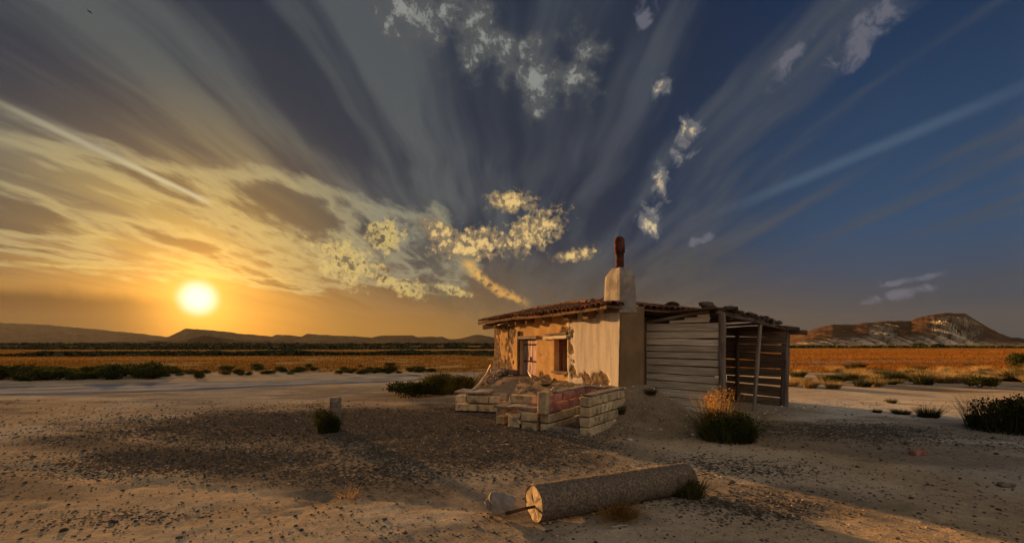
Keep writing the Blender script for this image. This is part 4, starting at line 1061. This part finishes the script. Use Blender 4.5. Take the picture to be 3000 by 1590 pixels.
# ------------------------------------------------------------------ plants
def blades(n, R_, H_, seed, wid=.006, lean=.5, curl=.5, seg=3, tint=(1, 1, 1), core=.25):
    r = np.random.default_rng(seed)
    a = r.random(n) * 6.283; rad = np.sqrt(r.random(n)) * R_ * core; bx, by = np.cos(a) * rad, np.sin(a) * rad
    a2 = a + r.normal(0, .5, n); ln = H_ * r.uniform(.45, 1.0, n); le = lean * r.uniform(.1, 1.0, n)
    k = np.linspace(0, 1, seg + 1)
    out = (le[:, None] * (k[None] + curl * k[None] ** 2)) * ln[:, None]
    z = ln[:, None] * (k[None] - .35 * curl * le[:, None] * k[None] ** 2)
    cx = bx[:, None] + np.cos(a2)[:, None] * out; cy = by[:, None] + np.sin(a2)[:, None] * out
    w_ = wid * (1 - k[None] * .92) * r.uniform(.6, 1.4, n)[:, None]; t_ = r.random(n) * 6.283
    ox, oy = np.cos(t_)[:, None] * w_, np.sin(t_)[:, None] * w_
    P = np.stack([np.stack([cx - ox, cy - oy, z], -1), np.stack([cx + ox, cy + oy, z], -1)], 2)   # n, seg+1, 2, 3
    base = np.arange(n)[:, None] * (seg + 1) * 2 + np.arange(seg)[None] * 2
    F = np.stack([base, base + 1, base + 3, base + 2], -1).reshape(-1, 4)
    c = r.uniform(.6, 1.35, n)[:, None, None, None] * np.array(tint) * np.ones((n, seg + 1, 2, 1))
    return P.reshape(-1, 3), F, c.reshape(-1, 3)
def leaves(n, R_, H_, seed, size, tint=(1, 1, 1), shape=1.0, hollow=.35, lumps=7):
    """leaf quads through an uneven dome made of several lumps"""
    r = np.random.default_rng(seed)
    la = r.random(lumps) * 6.283; lr = np.sqrt(r.random(lumps)) * R_ * .62; lx, ly = np.cos(la) * lr, np.sin(la) * lr
    lz = H_ * r.uniform(.22, .62, lumps); ls = r.uniform(.32, .55, lumps)
    g = r.integers(0, lumps, n); d = r.normal(0, 1, (n, 3)); d /= np.linalg.norm(d, axis=1)[:, None]
    q = (hollow + (1 - hollow) * r.random(n)) ** .6 * (1 + r.normal(0, .10, n))
    c = np.stack([lx[g] + d[:, 0] * q * ls[g] * R_, ly[g] + d[:, 1] * q * ls[g] * R_, lz[g] + d[:, 2] * q * ls[g] * H_ * .85], -1)
    c[:, 2] = np.abs(c[:, 2])
    u = r.normal(0, 1, (n, 3)); u[:, 2] = np.abs(u[:, 2]) + .5; u /= np.linalg.norm(u, axis=1)[:, None]
    s_ = np.cross(u, r.normal(0, 1, (n, 3))); s_ /= np.linalg.norm(s_, axis=1)[:, None]
    L = size * r.uniform(.6, 1.5, n)[:, None]; W = L * .28 * shape
    P = np.stack([c, c + u * L * .5 + s_ * W, c + u * L, c + u * L * .5 - s_ * W], 1)
    F = np.arange(n * 4).reshape(n, 4)
    t = np.repeat((r.uniform(.55, 1.4, n)[:, None] * np.array(tint))[:, None], 4, 1)
    return P.reshape(-1, 3), F, t.reshape(-1, 3)
def join_mesh(name, parts):
    vs, fs, cs, b = [], [], [], 0
    for P, F, C in parts: vs.append(P); fs.append(F + b); cs.append(C); b += len(P)
    me = np_mesh(name, np.concatenate(vs), np.concatenate(fs)); color_attr(me, np.concatenate(cs)); return me
def stems_mesh(n, R_, H_, seed):
    r = random.Random(seed); v = []; f = []
    for k in range(n):
        a = r.random() * 6.283; l = r.uniform(.5, .95); e = Vector((math.cos(a) * R_ * l * .8, math.sin(a) * R_ * l * .8, H_ * r.uniform(.4, .9))); m = e * .5 + Vector((0, 0, H_ * .12))
        for i, (p, w_) in enumerate(((Vector((0, 0, -.03)), .012), (m, .008), (e, .003))):
            w2 = w_ * (1 + R_)
            for q in range(3): v.append(p + Vector((math.cos(q * 2.1) * w2, math.sin(q * 2.1) * w2, 0)))
        b = len(v) - 9
        for i in range(2):
            for q in range(3): f.append((b + i * 3 + q, b + i * 3 + (q + 1) % 3, b + i * 3 + 3 + (q + 1) % 3, b + i * 3 + 3 + q))
    return mesh('stems', v, f)
GRN = (.95, 1.05, .85); OLV = (1.05, 1.0, .7); DRY = (1, 1, 1)
# shared prototypes: low shrubs (unit radius 1, height 1 scaled), tussocks
SHRUB = [(join_mesh('shrub_foliage', [leaves(2600, 1, .9, 800 + k, .085, (GRN, OLV, GRN, OLV)[k], 1.1, lumps=6 + k)]), stems_mesh(18, 1, .7, 810 + k)) for k in range(4)]
TUFT = [join_mesh('tuft_blades', [blades(520, 1, 1.0, 820 + k, .016, .75, .7, 3, core=.45), leaves(260, .5, .42, 825 + k, .12, (.55, .5, .4))]) for k in range(4)]
DARKTUFT = [join_mesh('dark_tuft_blades', [blades(620, 1, 1.0, 830 + k, .014, .6, .5, 3, core=.5)]) for k in range(2)]
for m_ in DARKTUFT: m_.materials.append(M_SAGE)
rp = random.Random(77)
def shrub(p, R_, H_, label, group=None, name='shrub', k=None, cat='bush'):
    k = rp.randrange(4) if k is None else k
    fo, stm = SHRUB[k]
    root = thing(name, p, label, cat, group); Ms = Matrix.Translation(p) @ Matrix.Rotation(rp.uniform(0, 6.28), 4, 'Z') @ Matrix.Diagonal((R_ * rp.uniform(.9, 1.15), R_, H_, 1))
    obj('foliage', fo, M_SAGE, root, Ms); obj('stems', stm, M_TWIG, root, Ms); return root
def tuft(p, R_, H_, label, group=None, dark=False, name='grass_tussock'):
    me = rp.choice(DARKTUFT if dark else TUFT)
    M = Matrix.Translation(p - Vector((0, 0, .01))) @ Matrix.Rotation(rp.uniform(0, 6.28), 4, 'Z') @ Matrix.Diagonal((R_, R_, H_, 1))
    return setprops(obj(name, me, M_DRY, None, M), label, 'grass', group)
def own_shrub(name, p, parts, label, cat='bush', mtl=None, nst=30, R_=1, H_=1, extra=None):
    root = thing(name, p, label, cat); T = Matrix.Translation(p)
    obj('foliage', join_mesh('foliage', parts), mtl or M_SAGE, root, T); obj('stems', stems_mesh(nst, R_, H_, 850), M_TWIG, root, T)
    for nm, me, m_ in (extra or []): obj(nm, me, m_, root, T)
    return root
# bush at the shed corner with its dry seed stalks
p = gp(2130, 1288)
own_shrub('corner_bush', p, [leaves(4200, .52, .52, 861, .05, (1.1, 1.2, .9), 1.0, lumps=6), blades(700, .5, .62, 862, .006, .9, .6, 3, (1.5, 1.6, 1.0), core=.8)],
          'dark green bush at the shed corner post with dry golden stalks rising from it', nst=40, R_=.45, H_=.4,
          extra=[('dry_stalks', join_mesh('dry_stalks', [(lambda q: (q[0] + np.array([-.04, .22, 0]), q[1], q[2]))(blades(170, .30, 1.0, 863, .005, .34, .5, 4, (.8, .66, .46), core=.8)),
                                                        (lambda q: (q[0] * np.array([1, 1, 1]) + np.array([-.04, .22, .35]), q[1], q[2]))(leaves(520, .26, .60, 864, .035, (.85, .66, .42)))]), M_DRY)])
# big dark bush at the right edge
p = gp(2945, 1262); own_shrub('round_bush', p, [leaves(5200, .62, .70, 871, .05, (.75, .8, .6), 1.0, lumps=10), blades(500, .6, .72, 872, .006, .6, .3, 3, (.8, .85, .6), core=.9)], 'tall dark rounded bush standing alone on the bare ground right of the shed', nst=40, R_=.55, H_=.6)
p = gp(2878, 1250); shrub(p, .28, .28, 'low dark shrub tucked against the tall rounded bush')
for px, py, r, h, lab in ((2570, 1208, .14, .12, 'tiny dark tuft, first of the low plants on the bare ground'), (2640, 1212, .28, .15, 'low dark mat of grass between two small tufts on the bare ground'), (2720, 1222, .34, .30, 'spiky dark tuft with thin upright blades on the bare ground'), (2612, 1180, .18, .16, 'brown dry tuft behind the low dark mat')):
    tuft(gp(px, py), r, h, lab, dark=True, name='low_tuft')
# hedge-like bushes between the road and the trough
p = gp(1210, 1160); own_shrub('leafy_bush', p, [leaves(4200, .85, .48, 881, .06, (.9, 1.0, .7), 1.1, lumps=12)], 'low ragged green bush beside the rounded broom mound', nst=40, R_=.8, H_=.35)
p = gp(1318, 1150); own_shrub('broom_mound', p, [leaves(7000, .95, .62, 882, .06, (.85, .8, .5), .9, lumps=14), blades(1300, .95, .75, 883, .008, .5, .4, 3, (2.4, 2.0, .9), core=.85)], 'long rounded broom mound with a golden top left of the trough', nst=40, R_=.9, H_=.5)
# marker post and the plant growing round its foot
p = gp(982, 1256); post = obj('marker_post', tube_mesh([p + Vector((0, 0, -.1)), p + Vector((0, 0, .2)), p + Vector((.005, 0, .52)), p + Vector((.008, 0, .585)), p + Vector((.008, 0, .60))], [.115, .11, .105, .105, .095], 16, jit=.02), M_POST)
setprops(post, 'short thick weathered round post standing in the gravel', 'post')
p = gp(962, 1264); own_shrub('post_plant', p - Vector((0, .03, 0)), [leaves(3200, .25, .46, 891, .038, (.6, .65, .45), 1.0, lumps=6), blades(400, .2, .42, 892, .005, .4, .3, 3, (.6, .65, .4), core=.9)], 'dark plant growing against the foot of the round post', nst=14, R_=.15, H_=.3)
# dry tufts at the fallen column
p = gp(1812, 1515); t_ = obj('dry_tuft', join_mesh('dry_tuft', [blades(420, .16, .20, 893, .0028, 1.5, 1.2, 4, (.75, .62, .45), core=.8), leaves(500, .13, .14, 894, .02, (.55, .42, .3))]), M_DRY, None, Matrix.Translation(p)); setprops(t_, 'bristly brown dry tuft in front of the fallen column', 'grass')
p = gp(2015, 1452); own_shrub('wiry_plant', p, [leaves(1500, .17, .22, 895, .025, (1, 1, .7), .8, lumps=7), blades(420, .2, .30, 896, .003, .8, .4, 3, (1, 1, .7), core=.8)], 'wiry olive plant at the far end of the fallen column', nst=16, R_=.16, H_=.2)
p = gp(1020, 1452); t_ = obj('sparse_tuft', join_mesh('sparse_tuft', [blades(46, .1, .12, 897, .002, 1.4, .6, 3, (1, .9, .7), core=.9)]), M_DRY, None, Matrix.Translation(p)); setprops(t_, 'sparse tuft of thin blades on the pale foreground dirt', 'grass')
# scrub by the block walls
for px, py, r, h, lab in ((1842, 1180, .16, .3, 'dark weed at the hut corner behind the barbecue'), (1820, 1235, .13, .22, 'weed in the gap beside the barbecue wall'), (1905, 1135, .2, .16, 'dark weed where the plank wall meets the hut'), (1600, 1110, .2, .1, 'dry weed below the window sill')):
    tuft(gp(px, py + 8), r, h, lab, dark=True, name='weed')
# tussocks along the edge of the right field
for k in range(95):
    px = rp.uniform(2300, 3150); py = 1122 - abs(rp.gauss(0, 22)) + rp.uniform(-4, 18) * (rp.random() < .4)
    if py < 1072: py = rp.uniform(1076, 1110)
    q = gp(px, py); r = rp.uniform(.2, .62)
    dk_ = rp.random() < .35
    tuft(q, r, r * rp.uniform(.75, 1.1), 'dark olive tussock among the yellow ones along the field edge' if dk_ else 'yellow-brown grass tussock along the edge of the field behind the shed',
         'dark tussocks along the field edge' if dk_ else 'yellow tussocks along the field edge', dark=dk_)
for px, py, r, h, lab in ((2450, 1120, .5, .36, 'dense dark shrub among the field-edge tussocks, next to the shed'), (2870, 1135, .55, .5, 'dark shrub rising above the field-edge tussocks before the mesa'), (2990, 1078, .9, 1.15, 'round dark tree-like bush out in the orange field')):
    shrub(gp(px, py), r, h, lab)
# scrub along the far side of the road, left
for k in range(90):
    px = rp.uniform(-60, 1260); py = 1108 - px * .012 - abs(rp.gauss(0, 9)) + (8 if px < 500 else 0)
    q = gp(px, py); r = rp.uniform(.25, .7) * (1.5 if px < 480 else .8)
    shrub(q, r, r * rp.uniform(.55, .9), *(('large dark scrub bush crowded along the far verge of the road', 'crowded roadside scrub') if px < 480 else ('small dark scrub bush standing apart on the far side of the dirt road', 'scattered roadside scrub')))
q = gp(434, 1110); shrub(q, .36, .78, 'tallest dark bush of the roadside scrub, standing upright', k=1)
q = gp(590, 1108); shrub(q, .32, .42, 'squat dark bush just right of the tallest roadside bush')
for px, lab in ((2693, 'dark tree clump in the far field below the red cliff of the mesa'), (2752, 'dark tree clump in the far field below the pale gullied slope of the mesa')):
    Y = 300; a = at(px, 1012.5, Y); q = Vector((a.x, Y, gz(a.x, Y))); shrub(q, 4.5, 3.2, lab, name='field_tree', cat='tree')
# distant belts of scrub between the fields: masses, not countable
def belt(name, pts, n, hgt, dep, seed, label, size):
    r = np.random.default_rng(seed); pts = np.array(pts, float)
    t = r.random(n) * (len(pts) - 1); i = t.astype(int); f = (t - i)[:, None]
    c = pts[i] * (1 - f) + pts[np.minimum(i + 1, len(pts) - 1)] * f
    x = c[:, 0] + r.normal(0, dep, n); y = c[:, 1] + r.normal(0, dep, n)
    env = np.clip(.15 + 1.5 * (fbm(x * .25, y * .1, 3, seed) - .28), .1, 1.2)
    z = height(x, y) + r.random(n) ** .8 * hgt * env
    u = r.normal(0, 1, (n, 3)); u /= np.linalg.norm(u, axis=1)[:, None]; s_ = np.cross(u, r.normal(0, 1, (n, 3))); s_ /= np.linalg.norm(s_, axis=1)[:, None]
    L = size * r.uniform(.6, 1.5, n)[:, None]; C = np.stack([x, y, z], -1)
    P = np.stack([C - u * L * .5, C + s_ * L * .35, C + u * L * .5, C - s_ * L * .35], 1).reshape(-1, 3)
    me = np_mesh(name, P, np.arange(n * 4).reshape(n, 4))
    setprops(obj(name, me, M_BELT), label, kind='stuff')
belt('scrub_belt', [(-120, 50), (-60, 62), (-38, 66), (-20, 68), (-8, 74), (0, 60)], 42000, .75, 1.1, 1, 'dark belt of scrub between the stubble fields', .5)
belt('scrub_belt', [(-230, 150), (-100, 140), (-40, 150), (10, 160), (60, 175)], 36000, 1.1, 3, 2, 'far dark belt of scrub at the foot of the hills', 1.1)
belt('scrub_belt', [(-520, 420), (-150, 380), (100, 420)], 22000, 2.2, 8, 3, 'farthest dark scrub line across the plain', 3.0)
belt('scrub_belt', [(60, 190), (150, 215), (330, 240)], 9000, 1.4, 5, 4, 'thin dark scrub line before the mesa', 1.0)
# stubble standing on the fields
def stubble(name, n, x0, x1, y0, y1, h, tint, seed, label):
    r = np.random.default_rng(seed)
    y = y0 * np.exp(r.random(n) * math.log(y1 / y0)); x = (x0 + r.random(n) * (x1 - x0)) * y
    ok = fbm(x * .5, y * .35, 3, seed) > .36; x, y = x[ok], y[ok]; n = len(x)
    ok = y + (fbm(x * .15, y * .15, 3, 71) - .5) * 5 > 26; x, y = x[ok], y[ok]; n = len(x)
    z = height(x, y); k = (y / 30) ** .5; hh = h * r.uniform(.5, 1.3, n) * k * .8; w_ = .02 * k * r.uniform(.6, 1.4, n); a = r.random(n) * 6.283
    dx, dy = np.cos(a) * w_, np.sin(a) * w_; lx, ly = r.normal(0, .35, n) * hh, r.normal(0, .35, n) * hh
    P = np.stack([np.stack([x - dx, y - dy, z], -1), np.stack([x + dx, y + dy, z], -1), np.stack([x + lx, y + ly, z + hh], -1)], 1).reshape(-1, 3)
    me = np_mesh(name, P, np.arange(n * 3).reshape(n, 3))
    strip = .6 + .8 * fbm(x * .03, y * .25, 3, seed + 1)
    c = (r.uniform(.6, 1.3, n) * strip)[:, None, None] * np.array(tint)[None, None] * np.ones((n, 3, 1)); color_attr(me, c.reshape(-1, 3))
    setprops(obj(name, me, M_DRY), label, kind='stuff')
stubble('stubble', 150000, -1.5, .12, 26, 120, .14, (.30, .235, .15), 31, 'golden stubble of the field beyond the road')
stubble('stubble', 150000, .30, 1.5, 25, 150, .17, (.52, .33, .17), 32, 'rust-orange dry grass of the field behind the shed')
# ------------------------------------------------------------------ a bird high up on the left
def bird():
    Y = 70; c = at(262, 35, Y); v = []; f = []
    for sgn in (-1, 1):
        b = len(v)
        for (x, y, z, ch) in ((0, 0, 0, .10), (.22, .03, .05, .10), (.45, -.02, .02, .07), (.68, -.10, -.03, .015)):
            for dy, dz in ((ch, .0), (0, .012), (-ch, 0), (0, -.012)): v.append((sgn * x, y + dy, z + dz))
        for i in range(3):
            for q in range(4): f.append((b + i * 4 + q, b + i * 4 + (q + 1) % 4, b + i * 4 + 4 + (q + 1) % 4, b + i * 4 + 4 + q))
    o = thing('bird', c, 'small dark bird gliding high above the streaked clouds', 'bird')
    T = Matrix.Translation(c) @ Matrix.Rotation(R(40), 4, 'Y') @ Matrix.Rotation(R(50), 4, 'X')
    obj('wings', mesh('wings', v, f), M_DKSTONE, o, T)
    obj('body', tube_mesh([(0, .24, .01), (0, .16, 0), (0, .0, -.01), (0, -.16, 0), (0, -.30, 0)], [.015, .045, .06, .04, .05], 8), M_DKSTONE, o, T)
bird()

# ------------------------------------------------------------------ evening haze
def haze():
    x, y0, y1, z0, z1 = 6000, -200, 4900, -14, 330
    v = [(-x, y0, z0), (x, y0, z0), (x, y1, z0), (-x, y1, z0), (-x, y0, z1), (x, y0, z1), (x, y1, z1), (-x, y1, z1)]
    o = obj('haze', mesh('haze', v, [(3, 2, 1, 0), (4, 5, 6, 7), (0, 1, 5, 4), (1, 2, 6, 5), (2, 3, 7, 6), (3, 0, 4, 7)]))
    m = bpy.data.materials.new('haze'); m.use_nodes = True; t = NT(m.node_tree); t.N.clear()
    pv = t.n('ShaderNodeVolumePrincipled', {'Color': (.75, .72, .70, 1), 'Density': HAZE, 'Anisotropy': .3})
    out = t.n('ShaderNodeOutputMaterial'); t.L.new(pv.outputs[0], out.inputs['Volume'])
    o.data.materials.append(m); setprops(o, 'thin evening haze over the plain', kind='stuff')
HAZE = 0.9e-5
haze()
